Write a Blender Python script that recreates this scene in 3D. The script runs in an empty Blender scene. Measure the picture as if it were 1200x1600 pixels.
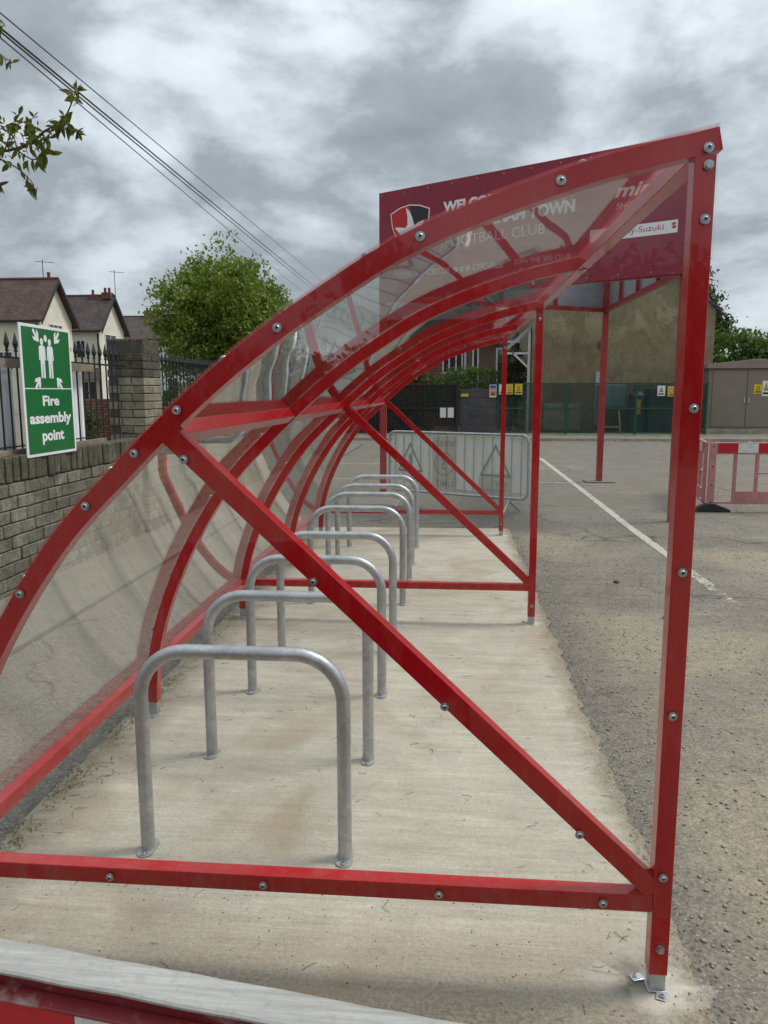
import bpy, bmesh, math, random
import numpy as np
from mathutils import Vector, Matrix
R_ = math.radians
random.seed(7)
S = bpy.context.scene
COL = S.collection

# ------------------------------------------------------------------ camera
def make_camera():
    p, y, r = R_(8.802), R_(-4.918), R_(0.0763)
    cy, sy, cp, sp, cr, sr = math.cos(y), math.sin(y), math.cos(p), math.sin(p), math.cos(r), math.sin(r)
    fx = Vector((cy, -sy, 0)); f0 = Vector((sy, cy, 0))
    fw = f0*cp + Vector((0, 0, -1))*sp
    up = f0*sp + Vector((0, 0, 1))*cp
    ax = fx*cr - up*sr; ay = fx*sr + up*cr; az = -fw
    cd = bpy.data.cameras.new('camera'); co = bpy.data.objects.new('camera', cd); COL.objects.link(co)
    M = Matrix((ax, ay, az)).transposed().to_4x4(); M.translation = (0, 0, 1.6)
    co.matrix_world = M
    cd.sensor_fit = 'VERTICAL'; cd.sensor_height = 24; cd.lens = 1214/1600*24
    cd.clip_start = 0.02; cd.clip_end = 2000
    S.camera = co
make_camera()

# ------------------------------------------------------------------ world, sun, exposure
SUN_EL, SUN_AZ = 58, 74          # azimuth measured from +Y towards +X
def make_world():
    w = bpy.data.worlds.new('World'); S.world = w; w.use_nodes = True
    nt = w.node_tree; nt.nodes.clear(); N = nt.nodes.new; L = nt.links.new
    out = N('ShaderNodeOutputWorld')
    sky = N('ShaderNodeTexSky'); sky.sky_type = 'NISHITA'; sky.sun_disc = False
    sky.sun_elevation = R_(SUN_EL); sky.sun_rotation = R_(SUN_AZ)
    b1 = N('ShaderNodeBackground'); b1.inputs['Strength'].default_value = 0.09; L(sky.outputs[0], b1.inputs['Color'])
    tc = N('ShaderNodeTexCoord')
    sep = N('ShaderNodeSeparateXYZ'); L(tc.outputs['Generated'], sep.inputs[0])
    def math_(op, a, b=None, clamp=False):
        m = N('ShaderNodeMath'); m.operation = op; m.use_clamp = clamp
        for i, v in enumerate((a, b)):
            if v is None: continue
            if isinstance(v, (int, float)): m.inputs[i].default_value = v
            else: L(v, m.inputs[i])
        return m.outputs[0]
    z = math_('MAXIMUM', sep.outputs['Z'], 0.0)
    cmb = N('ShaderNodeCombineXYZ'); L(sep.outputs['X'], cmb.inputs[0]); L(sep.outputs['Y'], cmb.inputs[1]); L(math_('MULTIPLY', sep.outputs['Z'], 1.9), cmb.inputs[2])
    def noise(scale, detail, rough, dist, off):
        mp = N('ShaderNodeMapping'); mp.inputs['Location'].default_value = off; L(cmb.outputs[0], mp.inputs[0])
        n = N('ShaderNodeTexNoise'); n.inputs['Scale'].default_value = scale; n.inputs['Detail'].default_value = detail
        n.inputs['Roughness'].default_value = rough; n.inputs['Distortion'].default_value = dist; L(mp.outputs[0], n.inputs['Vector'])
        return n.outputs[0]
    big = noise(2.3, 2, 0.5, 0.2, (1.1, 9.7, 4.3)); mid = noise(4.6, 10, 0.60, 0.15, (8.4, 2.2, 1.7))
    puff = noise(3.1, 7, 0.5, 0.3, (1.9, 4.4, 2.2))
    puff = math_('ABSOLUTE', math_('SUBTRACT', math_('MULTIPLY', puff, 2.0), 1.0))      # billowed: round lobes, darker creases
    s = math_('ADD', math_('MULTIPLY', big, 0.50), math_('MULTIPLY', mid, 0.50))
    s = math_('ADD', s, math_('MULTIPLY', puff, 0.42))
    cr = N('ShaderNodeValToRGB'); L(s, cr.inputs[0]); e = cr.color_ramp.elements
    e[0].position = 0.40; e[0].color = (0.155, 0.173, 0.19, 1)
    e[1].position = 0.75; e[1].color = (0.50, 0.54, 0.565, 1)
    a = e.new(0.505); a.color = (0.20, 0.224, 0.242, 1)
    a = e.new(0.56); a.color = (0.29, 0.32, 0.345, 1)
    a = e.new(0.62); a.color = (0.385, 0.425, 0.455, 1)
    # thick overcast is brighter towards the zenith
    g = math_('ADD', math_('MULTIPLY', math_('MULTIPLY', z, z), 1.7), 1.0)
    b2 = N('ShaderNodeBackground'); L(cr.outputs[0], b2.inputs['Color']); L(g, b2.inputs['Strength'])
    mix = N('ShaderNodeMixShader'); mix.inputs[0].default_value = 0.93
    L(b1.outputs[0], mix.inputs[1]); L(b2.outputs[0], mix.inputs[2]); L(mix.outputs[0], out.inputs[0])
make_world()
sd = bpy.data.lights.new('sun', 'SUN'); so = bpy.data.objects.new('sun', sd); COL.objects.link(so)
sd.energy = 1.5; sd.angle = R_(16); sd.color = (1.0, 0.96, 0.9)
dv = Vector((math.sin(R_(SUN_AZ))*math.cos(R_(SUN_EL)), math.cos(R_(SUN_AZ))*math.cos(R_(SUN_EL)), math.sin(R_(SUN_EL))))
so.rotation_euler = dv.to_track_quat('Z', 'Y').to_euler()
S.view_settings.view_transform = 'Standard'; S.view_settings.look = 'None'
S.view_settings.exposure = 0.74; S.view_settings.gamma = 1.0; S.view_settings.use_curve_mapping = False
S.render.engine = 'CYCLES'
S.cycles.transparent_max_bounces = 40; S.cycles.max_bounces = 10

# ------------------------------------------------------------------ materials
class NT:
    def __init__(s, name):
        s.m = bpy.data.materials.new(name); s.m.use_nodes = True; s.t = s.m.node_tree; s.t.nodes.clear()
        s.out = s.n('ShaderNodeOutputMaterial')
    def n(s, k): return s.t.nodes.new(k)
    def l(s, a, b): s.t.links.new(a, b)
    def setv(s, sock, v):
        if isinstance(v, (int, float)): sock.default_value = v
        elif isinstance(v, tuple): sock.default_value = (*v, 1) if len(v) == 3 and sock.type == 'RGBA' else v
        else: s.l(v, sock)
    def math(s, op, a, b=None, c=None, clamp=False):
        m = s.n('ShaderNodeMath'); m.operation = op; m.use_clamp = clamp
        for i, v in enumerate((a, b, c)):
            if v is not None: s.setv(m.inputs[i], v)
        return m.outputs[0]
    def coord(s, scale=(1, 1, 1), kind='Object', rot=(0, 0, 0)):
        if kind == 'World':
            o = s.n('ShaderNodeNewGeometry').outputs['Position']
        else: o = s.n('ShaderNodeTexCoord').outputs[kind]
        mp = s.n('ShaderNodeMapping'); mp.inputs['Scale'].default_value = scale; mp.inputs['Rotation'].default_value = rot
        s.l(o, mp.inputs[0]); return mp.outputs[0]
    def noise(s, vec, scale, detail=4, rough=.55, dist=0):
        n = s.n('ShaderNodeTexNoise'); n.inputs['Scale'].default_value = scale; n.inputs['Detail'].default_value = detail
        n.inputs['Roughness'].default_value = rough; n.inputs['Distortion'].default_value = dist; s.l(vec, n.inputs['Vector']); return n.outputs[0]
    def voro(s, vec, scale, feature='F1', out='Distance'):
        n = s.n('ShaderNodeTexVoronoi'); n.feature = feature; n.inputs['Scale'].default_value = scale; s.l(vec, n.inputs['Vector']); return n.outputs[out]
    def ramp(s, fac, stops):
        r = s.n('ShaderNodeValToRGB'); s.l(fac, r.inputs[0]); e = r.color_ramp.elements
        for i, (p, c) in enumerate(stops):
            q = e[i] if i < 2 else e.new(p)
            q.position = p; q.color = (*c, 1) if isinstance(c, tuple) else (c, c, c, 1)
        return r.outputs[0]
    def mix(s, f, a, b, mode='MIX'):
        m = s.n('ShaderNodeMix'); m.data_type = 'RGBA'; m.blend_type = mode
        s.setv(m.inputs[0], f); s.setv(m.inputs[6], a); s.setv(m.inputs[7], b); return m.outputs[2]
    def bump(s, h, strength=.3, dist=.01):
        b = s.n('ShaderNodeBump'); b.inputs['Strength'].default_value = strength; b.inputs['Distance'].default_value = dist
        s.l(h, b.inputs['Height']); return b.outputs[0]
    def pbr(s, color, rough=.6, metal=0, normal=None, coat=0, spec=.5):
        p = s.n('ShaderNodeBsdfPrincipled'); s.setv(p.inputs['Base Color'], color); s.setv(p.inputs['Roughness'], rough)
        s.setv(p.inputs['Metallic'], metal); p.inputs['Specular IOR Level'].default_value = spec
        p.inputs['Coat Weight'].default_value = coat; p.inputs['Coat Roughness'].default_value = .08
        if normal is not None: s.l(normal, p.inputs['Normal'])
        return p.outputs[0]
    def done(s, sh): s.l(sh, s.out.inputs[0]); return s.m

def simple(name, c, rough=.7, metal=0, var=.25, scale=6, bump=.15, coat=0, kind='World'):
    t = NT(name); v = t.coord(kind=kind); n = t.noise(v, scale, 6, .6)
    k = t.ramp(n, [(.3, 1-var), (.7, 1+var*.5)])
    col = t.mix(1.0, (*c, 1), k, 'MULTIPLY')
    b = t.bump(t.noise(v, scale*12, 3), bump, .004)
    return t.done(t.pbr(col, rough, metal, b, coat))

def m_red():
    t = NT('red_powder_coat'); v = t.coord(kind='World')
    n = t.noise(v, 3, 5); d = t.noise(v, 60, 4, .7)
    col = t.mix(t.ramp(n, [(.35, 0.0), (.75, 1.0)]), (.42, .0010, .005), (.38, .0012, .0055))
    specks = t.ramp(t.voro(v, 55), [(.03, 1.0), (.06, 0.0)])
    specks = t.math('MULTIPLY', specks, t.ramp(t.noise(v, 9, 2), [(.56, 0.0), (.72, .3)]))
    col = t.mix(specks, col, (.36, .12, .11))
    sepz = t.n('ShaderNodeSeparateXYZ'); t.l(v, sepz.inputs[0])
    grime = t.math('MULTIPLY', t.ramp(sepz.outputs['Z'], [(.05, .55), (.42, .0)]), t.ramp(t.noise(v, 13, 6, .75), [(.42, 0.0), (.68, 1.0)]))
    col = t.mix(grime, col, (.22, .13, .09))
    dusty = t.math('MULTIPLY', t.ramp(t.noise(t.coord((7, 7, 2), 'World'), 3, 7, .75), [(.50, 0.0), (.74, .16)]), 1.0)
    col = t.mix(dusty, col, (.42, .22, .19))
    b = t.bump(t.noise(v, 300, 2), .015, .001)
    return t.done(t.pbr(col, .24, 0, b, .35, .3))
def m_galv():
    t = NT('galvanised_steel'); v = t.coord(kind='World')
    n = t.n_sep(t.voro(v, 90, 'F1', 'Color')); n2 = t.noise(v, 14, 6, .65)
    col = t.mix(t.ramp(n2, [(.3, 0.0), (.75, 1.0)]), (.35, .365, .375), (.58, .60, .61))
    col = t.mix(.35, col, t.ramp(n, [(.0, .8), (1.0, 1.15)]), 'MULTIPLY')
    return t.done(t.pbr(col, t.ramp(n2, [(.3, .52), (.8, .36)]), .8, t.bump(n2, .12, .002)))
def m_zinc():
    return simple('bright_zinc', (.62, .66, .68), .28, .9, .2, 60, .1)
def m_clear(name='clear_plastic_sheet', dust=.05, wave=.5, tint=(.93, .945, .935), base=.055):
    t = NT(name); v = t.coord(kind='World')
    w = t.noise(t.coord((1, 1, .4), 'World'), 1.5, 1, .3, .3)
    nrm = t.bump(w, wave, .03)
    lw = t.n('ShaderNodeLayerWeight'); lw.inputs[0].default_value = .5
    f5 = t.math('POWER', lw.outputs['Facing'], 4.6)
    F = t.math('MULTIPLY_ADD', f5, .9, base)
    tr = t.n('ShaderNodeBsdfTransparent'); tr.inputs[0].default_value = (*tint, 1)
    gl = t.n('ShaderNodeBsdfGlossy'); gl.inputs['Roughness'].default_value = .015; gl.inputs['Color'].default_value = (.95, .95, .95, 1); t.l(nrm, gl.inputs['Normal'])
    m1 = t.n('ShaderNodeMixShader'); t.l(F, m1.inputs[0]); t.l(tr.outputs[0], m1.inputs[1]); t.l(gl.outputs[0], m1.inputs[2])
    df = t.n('ShaderNodeBsdfDiffuse'); df.inputs[0].default_value = (.55, .53, .48, 1)
    streak = t.noise(t.coord((9, 9, 1.2), 'World', (0, .5, 0)), 6, 6, .7)
    spots = t.ramp(t.voro(v, 34), [(.03, 1.0), (.07, 0.0)])
    spots = t.math('MULTIPLY', spots, t.ramp(t.noise(v, 5, 2), [(.5, 0.0), (.65, .5)]))
    dd = t.math('ADD', t.math('MULTIPLY', t.ramp(streak, [(.35, .25), (.75, 1.0)]), dust), t.math('MULTIPLY', spots, .35), clamp=True)
    m2 = t.n('ShaderNodeMixShader'); t.l(dd, m2.inputs[0]); t.l(m1.outputs[0], m2.inputs[1]); t.l(df.outputs[0], m2.inputs[2])
    return t.done(m2.outputs[0])
def m_tarmac():
    t = NT('worn_dusty_tarmac'); v = t.coord(kind='World')
    big = t.noise(v, .33, 6, .6, .5); mid = t.noise(v, 1.6, 8, .68, .3); fine = t.noise(v, 70, 4, .75); str_ = t.noise(t.coord((.5, 4, 1), 'World'), 2.2, 7, .7, .6)
    sep = t.n('ShaderNodeSeparateXYZ'); t.l(v, sep.inputs[0])
    near = t.math('MULTIPLY_ADD', sep.outputs['Y'], -.055, .56, clamp=True)       # site dust spread round the shelter
    d = t.math('ADD', t.math('MULTIPLY', big, .55), t.math('MULTIPLY', mid, .45))
    d = t.math('ADD', d, t.math('MULTIPLY', near, .5))
    d = t.math('ADD', d, t.math('MULTIPLY_ADD', str_, .5, -.25))
    wob = t.math('MULTIPLY_ADD', t.noise(v, 1.7, 7, .7), 1.5, -.75)
    for px_, py_, rad in ((1.55, 2.55, .85), (1.25, 1.5, .5), (1.45, 5.0, .75), (.95, 8.2, .9), (2.9, 7.6, .8), (2.2, 3.6, .7), (-.2, 9.6, 1.0)):
        vs_ = t.n('ShaderNodeVectorMath'); vs_.operation = 'DISTANCE'; t.l(v, vs_.inputs[0]); vs_.inputs[1].default_value = (px_, py_, 0)
        q = t.math('ADD', t.math('DIVIDE', vs_.outputs['Value'], rad), wob)
        d = t.math('ADD', d, t.ramp(q, [(.35, .26), (1.0, 0.0)]))
    kerbside = t.math('MULTIPLY_ADD', sep.outputs['X'], -3.4, 3.5, clamp=True)
    d = t.math('SUBTRACT', d, t.math('MULTIPLY', kerbside, t.math('MULTIPLY', t.noise(v, 2.3, 5, .6), .42)))
    dust = t.ramp(d, [(.50, 0.0), (.80, .95)])
    grain = t.ramp(t.math('ADD', t.math('MULTIPLY', fine, .55), t.math('MULTIPLY', t.noise(v, 26, 6, .8), .45)), [(.36, .35), (.64, 1.7)])
    tar = t.mix(1.0, t.mix(mid, (.122, .11, .092), (.19, .172, .145)), grain, 'MULTIPLY')
    grit = t.mix(1.0, t.mix(t.noise(v, 7, 5, .6), (.315, .275, .20), (.235, .203, .152)), t.ramp(t.math('ADD', t.math('MULTIPLY', fine, .5), t.math('MULTIPLY', t.noise(v, 30, 6, .8), .5)), [(.36, .45), (.64, 1.4)]), 'MULTIPLY')
    col = t.mix(dust, tar, grit)
    st = t.voro(v, 62, 'F1', 'Distance'); stc = t.voro(v, 62, 'F1', 'Color')
    pick = t.math('GREATER_THAN', t.n_sep(stc), .80)
    sm = t.math('MULTIPLY', t.ramp(st, [(.18, 1.0), (.32, 0.0)]), pick)
    col = t.mix(t.math('MULTIPLY', sm, .65), col, (.40, .36, .28))
    dk = t.math('MULTIPLY', t.ramp(t.voro(v, 38), [(.1, 1.0), (.3, 0.0)]), t.ramp(t.noise(v, 11, 2), [(.5, 0.0), (.62, .3)]))
    col = t.mix(dk, col, (.06, .055, .05))
    wv = t.n('ShaderNodeVectorMath'); wv.operation = 'ADD'; t.l(v, wv.inputs[0]); nn = t.n('ShaderNodeTexNoise'); nn.inputs['Scale'].default_value = 1.3; nn.inputs['Detail'].default_value = 6; t.l(v, nn.inputs['Vector']); t.l(nn.outputs['Color'], wv.inputs[1])
    ce = t.voro(wv.outputs[0], .42, 'DISTANCE_TO_EDGE')
    crack = t.math('MULTIPLY', t.ramp(ce, [(.002, .75), (.008, 0.0)]), t.ramp(t.noise(v, .5, 3), [(.42, 0.0), (.55, 1.0)]))
    col = t.mix(crack, col, (.045, .04, .035))
    h = t.math('ADD', fine, t.math('MULTIPLY', t.noise(v, 24, 5, .7), 1.3))
    return t.done(t.pbr(col, .93, 0, t.bump(h, .75, .008), 0, .25))
NT.n_sep = lambda s, c: (lambda q: (s.l(c, q.inputs[0]), q.outputs[0])[1])(s.n('ShaderNodeSeparateColor'))
def m_concrete(name='brushed_concrete', lo=(.375, .335, .265), hi=(.51, .468, .385), dirty=True):
    t = NT(name); v = t.coord(kind='World')
    big = t.noise(v, .9, 6, .62, .5); mid = t.noise(v, 5, 6, .65)
    broom = t.noise(t.coord((2.0, 60, 1), 'World'), 2.2, 6, .7); broom2 = t.noise(t.coord((1.0, 9, 1), 'World'), 2.0, 5, .65, .4)
    fine = t.noise(v, 130, 3, .7)
    col = t.mix(t.ramp(t.math('ADD', t.math('MULTIPLY', big, .5), t.math('MULTIPLY', broom2, .5)), [(.36, 0.0), (.62, 1.0)]), lo, hi)
    col = t.mix(.8, col, t.ramp(broom, [(.25, .74), (.75, 1.12)]), 'MULTIPLY')
    col = t.mix(.95, col, t.ramp(t.math('ADD', t.math('MULTIPLY', fine, .5), t.math('MULTIPLY', t.noise(v, 45, 6, .85), .5)), [(.36, .72), (.64, 1.16)]), 'MULTIPLY')
    col = t.mix(.6, col, t.ramp(mid, [(.3, .78), (.7, 1.1)]), 'MULTIPLY')
    if dirty:
        sep = t.n('ShaderNodeSeparateXYZ'); t.l(v, sep.inputs[0])
        # slab outside the roof has weathered browner and grittier
        out = t.math('MULTIPLY_ADD', sep.outputs['Y'], -2.2, 4.75, clamp=True)
        out = t.math('MULTIPLY', out, t.ramp(t.noise(v, 1.8, 5, .65, .3), [(.2, .6), (.5, .96)]))
        col = t.mix(out, col, t.mix(1.0, (.20, .168, .115), t.ramp(t.noise(v, 60, 8, .95), [(.41, .22), (.59, 1.6)]), 'MULTIPLY'))
        rust = t.math('MULTIPLY', t.ramp(t.noise(v, 1.15, 4, .6, 1.0), [(.52, 0.0), (.70, .55)]), 1.0)
        col = t.mix(rust, col, (.26, .19, .115))
        edge = t.math('MULTIPLY_ADD', sep.outputs['X'], 6.0, -3.35)
        edge = t.ramp(t.math('ADD', edge, t.math('MULTIPLY_ADD', t.noise(v, 5.5, 8, .8), 2.2, -1.1)), [(.15, 0.0), (.75, .9)])
        col = t.mix(edge, col, t.mix(1.0, (.225, .19, .138), t.ramp(t.noise(v, 60, 6, .85), [(.38, .5), (.62, 1.4)]), 'MULTIPLY'))
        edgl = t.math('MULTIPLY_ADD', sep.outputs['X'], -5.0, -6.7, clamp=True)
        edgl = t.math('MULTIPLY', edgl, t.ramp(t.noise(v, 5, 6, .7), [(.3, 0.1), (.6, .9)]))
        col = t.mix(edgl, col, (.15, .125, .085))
        sp = t.math('MULTIPLY', t.ramp(t.voro(v, 26), [(.04, 1.0), (.12, 0.0)]), t.ramp(t.noise(v, 6, 3), [(.5, 0.0), (.62, .8)]))
        col = t.mix(sp, col, (.12, .095, .065))
    h = t.math('ADD', t.math('MULTIPLY', broom, .8), fine)
    return t.done(t.pbr(col, .9, 0, t.bump(h, .35, .003), 0, .25))
def m_block(name, dark=(.105, .10, .078), light=(.30, .285, .225), moss=.5):
    t = NT(name); v = t.coord(kind='World'); oi = t.n('ShaderNodeObjectInfo').outputs['Random']
    n = t.noise(v, 7, 8, .7, .4); g = t.noise(v, 45, 5, .75)
    base = t.mix(t.math('MULTIPLY_ADD', oi, .5, .15), light, dark)
    col = t.mix(t.ramp(n, [(.38, .75), (.64, 0.0)]), base, dark)
    col = t.mix(.9, col, t.ramp(g, [(.28, .55), (.72, 1.35)]), 'MULTIPLY')
    ms = t.math('MULTIPLY', t.ramp(t.noise(v, 16, 6, .7), [(.56, 0.0), (.66, 1.0)]), moss)
    col = t.mix(ms, col, (.045, .05, .022))
    lich = t.math('MULTIPLY', t.ramp(t.noise(t.coord((1, 1, .35), 'World'), 10, 6, .7), [(.6, 0.0), (.7, 1.0)]), .35)
    col = t.mix(lich, col, (.42, .40, .32))
    return t.done(t.pbr(col, .95, 0, t.bump(t.math('ADD', n, g), .8, .012), 0, .2))
def m_render():
    t = NT('weathered_buff_render'); v = t.coord(kind='World')
    n = t.noise(v, .38, 7, .6, .9); n2 = t.noise(t.coord((1, 1, .45), 'World'), 2.2, 6, .7); g = t.noise(v, 30, 4, .7)
    col = t.mix(t.ramp(n, [(.36, 0.0), (.66, 1.0)]), (.20, .155, .092), (.30, .245, .152))
    col = t.mix(.8, col, t.ramp(n2, [(.3, .72), (.7, 1.15)]), 'MULTIPLY')
    col = t.mix(.6, col, t.ramp(g, [(.3, .8), (.7, 1.15)]), 'MULTIPLY')
    sep = t.n('ShaderNodeSeparateXYZ'); t.l(v, sep.inputs[0])
    # old patch repairs: pale wandering edge
    e = t.math('ADD', sep.outputs['Z'], t.math('MULTIPLY', t.noise(v, .42, 3, .5), 4.6))
    band = t.math('ABSOLUTE', t.math('SUBTRACT', e, 6.35))
    col = t.mix(t.ramp(band, [(.02, .22), (.38, 0.0)]), col, (.36, .31, .2))
    up = t.ramp(t.math('SUBTRACT', e, 6.35), [(.0, 0.0), (.10, .35)])
    col = t.mix(up, col, (.25, .225, .135))
    sw = t.math('MULTIPLY', t.ramp(t.noise(t.coord((.9, .9, .5), 'World'), .9, 5, .6, 2.2), [(.52, 0.0), (.60, .55)]), t.ramp(sep.outputs['Z'], [(.0, 0.0), (1.0, 1.0)]))
    hi_ = t.math('MULTIPLY_ADD', sep.outputs['Z'], .9, -3.0, clamp=True)
    col = t.mix(t.math('MULTIPLY', sw, hi_), col, (.40, .35, .235))
    crack = t.math('ABSOLUTE', t.math('SUBTRACT', t.noise(v, .8, 6, .7), .5))
    col = t.mix(t.ramp(crack, [(.004, .5), (.012, 0.0)]), col, (.09, .07, .05))
    return t.done(t.pbr(col, .95, 0, t.bump(g, .4, .01), 0, .2))
def m_tiles(name, c1, c2, course=.11):
    t = NT(name); v = t.coord(kind='Object')
    br = t.n('ShaderNodeTexBrick'); br.inputs['Scale'].default_value = 1.0
    br.inputs['Brick Width'].default_value = .28; br.inputs['Row Height'].default_value = course*1.6; br.inputs['Mortar Size'].default_value = .014
    br.inputs['Color1'].default_value = (*c1, 1); br.inputs['Color2'].default_value = (*c2, 1); br.inputs['Mortar'].default_value = (*[x*.35 for x in c1], 1)
    br.inputs['Bias'].default_value = .1
    t.l(t.n('ShaderNodeTexCoord').outputs['UV'], br.inputs['Vector'])
    n = t.noise(v, 1.1, 7, .7)
    col = t.mix(.9, br.outputs['Color'], t.ramp(n, [(.3, .6), (.7, 1.35)]), 'MULTIPLY')
    return t.done(t.pbr(col, .85, 0, t.bump(br.outputs['Fac'], .5, .02)))
def m_leaf(name, a, b, sc=1.6, yellow=0):
    t = NT(name); v = t.coord(kind='World')
    n = t.noise(v, sc, 5, .7); n2 = t.noise(v, 19, 2)
    col = t.mix(t.ramp(n, [(.32, 0.0), (.68, 1.0)]), a, b)
    col = t.mix(t.ramp(n2, [(.35, 0.0), (.7, .6)]), col, tuple(min(1, x*1.7) for x in b))
    d = t.n('ShaderNodeBsdfPrincipled'); t.l(col, d.inputs['Base Color']); d.inputs['Roughness'].default_value = .55; d.inputs['Specular IOR Level'].default_value = .25
    tl = t.n('ShaderNodeBsdfTranslucent'); t.l(col, tl.inputs[0])
    m = t.n('ShaderNodeMixShader'); m.inputs[0].default_value = .35; t.l(d.outputs[0], m.inputs[1]); t.l(tl.outputs[0], m.inputs[2])
    return t.done(m.outputs[0])
def m_net(name, c, alpha):
    t = NT(name); v = t.coord(kind='World')
    df = t.pbr(t.mix(t.ramp(t.noise(v, .8, 4), [(.35, 0.0), (.65, 1.0)]), c, tuple(x*.6 for x in c)), .8)
    tr = t.n('ShaderNodeBsdfTransparent'); m = t.n('ShaderNodeMixShader')
    f = t.math('MULTIPLY_ADD', t.noise(v, .6, 3), .3, alpha-.15, clamp=True)
    t.l(f, m.inputs[0]); t.l(tr.outputs[0], m.inputs[1]); t.l(df, m.inputs[2])
    return t.done(m.outputs[0])
def m_paint():
    t = NT('worn_white_line_paint'); v = t.coord(kind='World')
    n = t.noise(v, 9, 7, .75)
    df = t.pbr(t.mix(n, (.52, .49, .43), (.36, .335, .28)), .85)
    tr = t.n('ShaderNodeBsdfTransparent'); m = t.n('ShaderNodeMixShader')
    sp_ = t.n('ShaderNodeSeparateXYZ'); t.l(v, sp_.inputs[0]); fade = t.math('MULTIPLY_ADD', sp_.outputs['Y'], .10, -.72); fade = t.math('MINIMUM', fade, 0.05)
    t.l(t.ramp(t.math('ADD', n, fade), [(.38, 0.03), (.50, .92)]), m.inputs[0]); t.l(tr.outputs[0], m.inputs[1]); t.l(df, m.inputs[2])
    return t.done(m.outputs[0])
def m_worn(name, c, c2, scale=5, lo=.5, hi=.6, rough=.6):
    t = NT(name); v = t.coord(kind='World'); n = t.noise(v, scale, 8, .72, .3)
    col = t.mix(t.ramp(n, [(lo, 0.0), (hi, 1.0)]), c, c2)
    col = t.mix(.7, col, t.ramp(t.noise(v, scale*6, 4, .7), [(.3, .75), (.7, 1.1)]), 'MULTIPLY')
    return t.done(t.pbr(col, rough, 0, t.bump(n, .1, .003)))
def m_banner():
    t = NT('pale_banner_fabric'); v = t.coord(kind='World')
    n = t.noise(t.coord((3, 3, .6), 'World'), 2, 4, .6)
    col = t.mix(n, (.84, .84, .80), (.72, .72, .68))
    a = t.pbr(col, .6, 0, t.bump(n, .5, .05)); tl = t.n('ShaderNodeBsdfTranslucent'); tl.inputs[0].default_value = (.8, .8, .75, 1)
    m = t.n('ShaderNodeMixShader'); m.inputs[0].default_value = .35; t.l(a, m.inputs[1]); t.l(tl.outputs[0], m.inputs[2])
    return t.done(m.outputs[0])
def m_glass(name='window_glass'):
    return simple(name, (.03, .035, .04), .06, 0, .3, 2, 0)

RED = m_red(); GALV = m_galv(); ZINC = m_zinc()
CLEAR = m_clear(dust=.004, wave=.045, tint=(.985, .99, .987), base=.015); CLEARR = m_clear('clear_roof_sheet', .006, .045, (.98, .985, .982), .024)
TAR = m_tarmac(); CONC = m_concrete(); CONC2 = m_concrete('old_strip_concrete', (.17, .155, .128), (.245, .225, .19), False)
BLOCK = m_block('mossy_stone_block', (.085, .08, .062), (.33, .31, .25), .5); BLOCKD = m_block('blackened_coping_block', (.06, .056, .04), (.19, .175, .13), .8)
PIERB = m_block('pier_stone_block', (.16, .145, .105), (.42, .385, .28), .15)
MORTAR = simple('wall_mortar', (.075, .07, .058), .95, 0, .4, 12, .5)
RENDER = m_render()
BLACK = simple('black_iron_paint', (.012, .012, .014), .45, 0, .3, 9, .1)
RUBBER = simple('black_rubber', (.022, .022, .024), .75, 0, .4, 10, .3)
TIMBER = m_worn('weathered_softwood', (.26, .215, .15), (.16, .13, .09), 7, .4, .6, .85)
WHITEP = simple('white_sheet_paint', (.86, .86, .87), .5, 0, .15, 3, .05)
SIGNW = simple('sign_white', (.74, .75, .76), .4, 0, .06, 3, 0)
SIGNG = simple('sign_green', (.004, .135, .032), .28, 0, .12, 3, 0, .2)
MAROON = m_worn('maroon_board_print', (.27, .007, .032), (.23, .008, .030), 1.5, .4, .6, .33)
BOARDBACK = simple('board_back_grey', (.36, .38, .42), .5, 0, .15, 2, .05)
PINKRED = simple('sun_faded_red_paint', (.36, .035, .035), .45, 0, .2, 5, .08)
CREAM = simple('cream_render', (.66, .635, .50), .9, 0, .14, 1.2, .2)
WHITER = simple('white_render', (.62, .62, .62), .9, 0, .12, 1.2, .2)
TILE1 = m_tiles('brown_clay_tiles', (.07, .042, .034), (.115, .068, .055)); TILE2 = m_tiles('dark_clay_tiles', (.055, .042, .038), (.09, .064, .056))
SLATE = m_tiles('slate_roof', (.07, .07, .075), (.1, .1, .105))
REDBRICK = m_tiles('red_brick_face', (.22, .075, .05), (.30, .12, .08), .047)
GLASS = m_glass(); BARGE = simple('dark_bargeboard', (.02, .018, .017), .6); CHIM = simple('chimney_brick', (.16, .06, .045), .9, 0, .4, 3)
FRAMEW = simple('white_window_frame', (.72, .72, .72), .45, 0, .1, 3)
GREENP = simple('green_fence_paint', (.008, .075, .055), .45, 0, .3, 4); NET = m_net('green_fence_mesh', (.012, .048, .036), .38)
DARKNET = m_net('black_fence_mesh', (.010, .020, .015), .55)
DGREY = simple('dark_grey_board', (.055, .057, .06), .7, 0, .3, 2); CABG = simple('cabinet_blue_grey', (.2, .24, .25), .5, 0, .15, 2)
CABD = simple('cabinet_dark_grey', (.075, .08, .085), .6, 0, .25, 2)
KIOSK = simple('beige_grp_panel', (.225, .18, .14), .55, 0, .12, 2, .1); KROOF = simple('beige_grp_roof', (.27, .215, .165), .55, 0, .15, 2, .1)
YELLOW = simple('warning_yellow', (.72, .50, .02), .5, 0, .1, 3); ORANGE = simple('warning_orange', (.60, .24, .02), .5); BLUE = simple('notice_blue', (.06, .09, .35), .5)
INK = simple('black_ink', (.015, .015, .015), .5, 0, .1, 3); REDINK = simple('red_ink', (.5, .01, .012), .5, 0, .1, 3)
PAPER = simple('white_paper', (.75, .75, .74), .6, 0, .05, 3)
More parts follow.
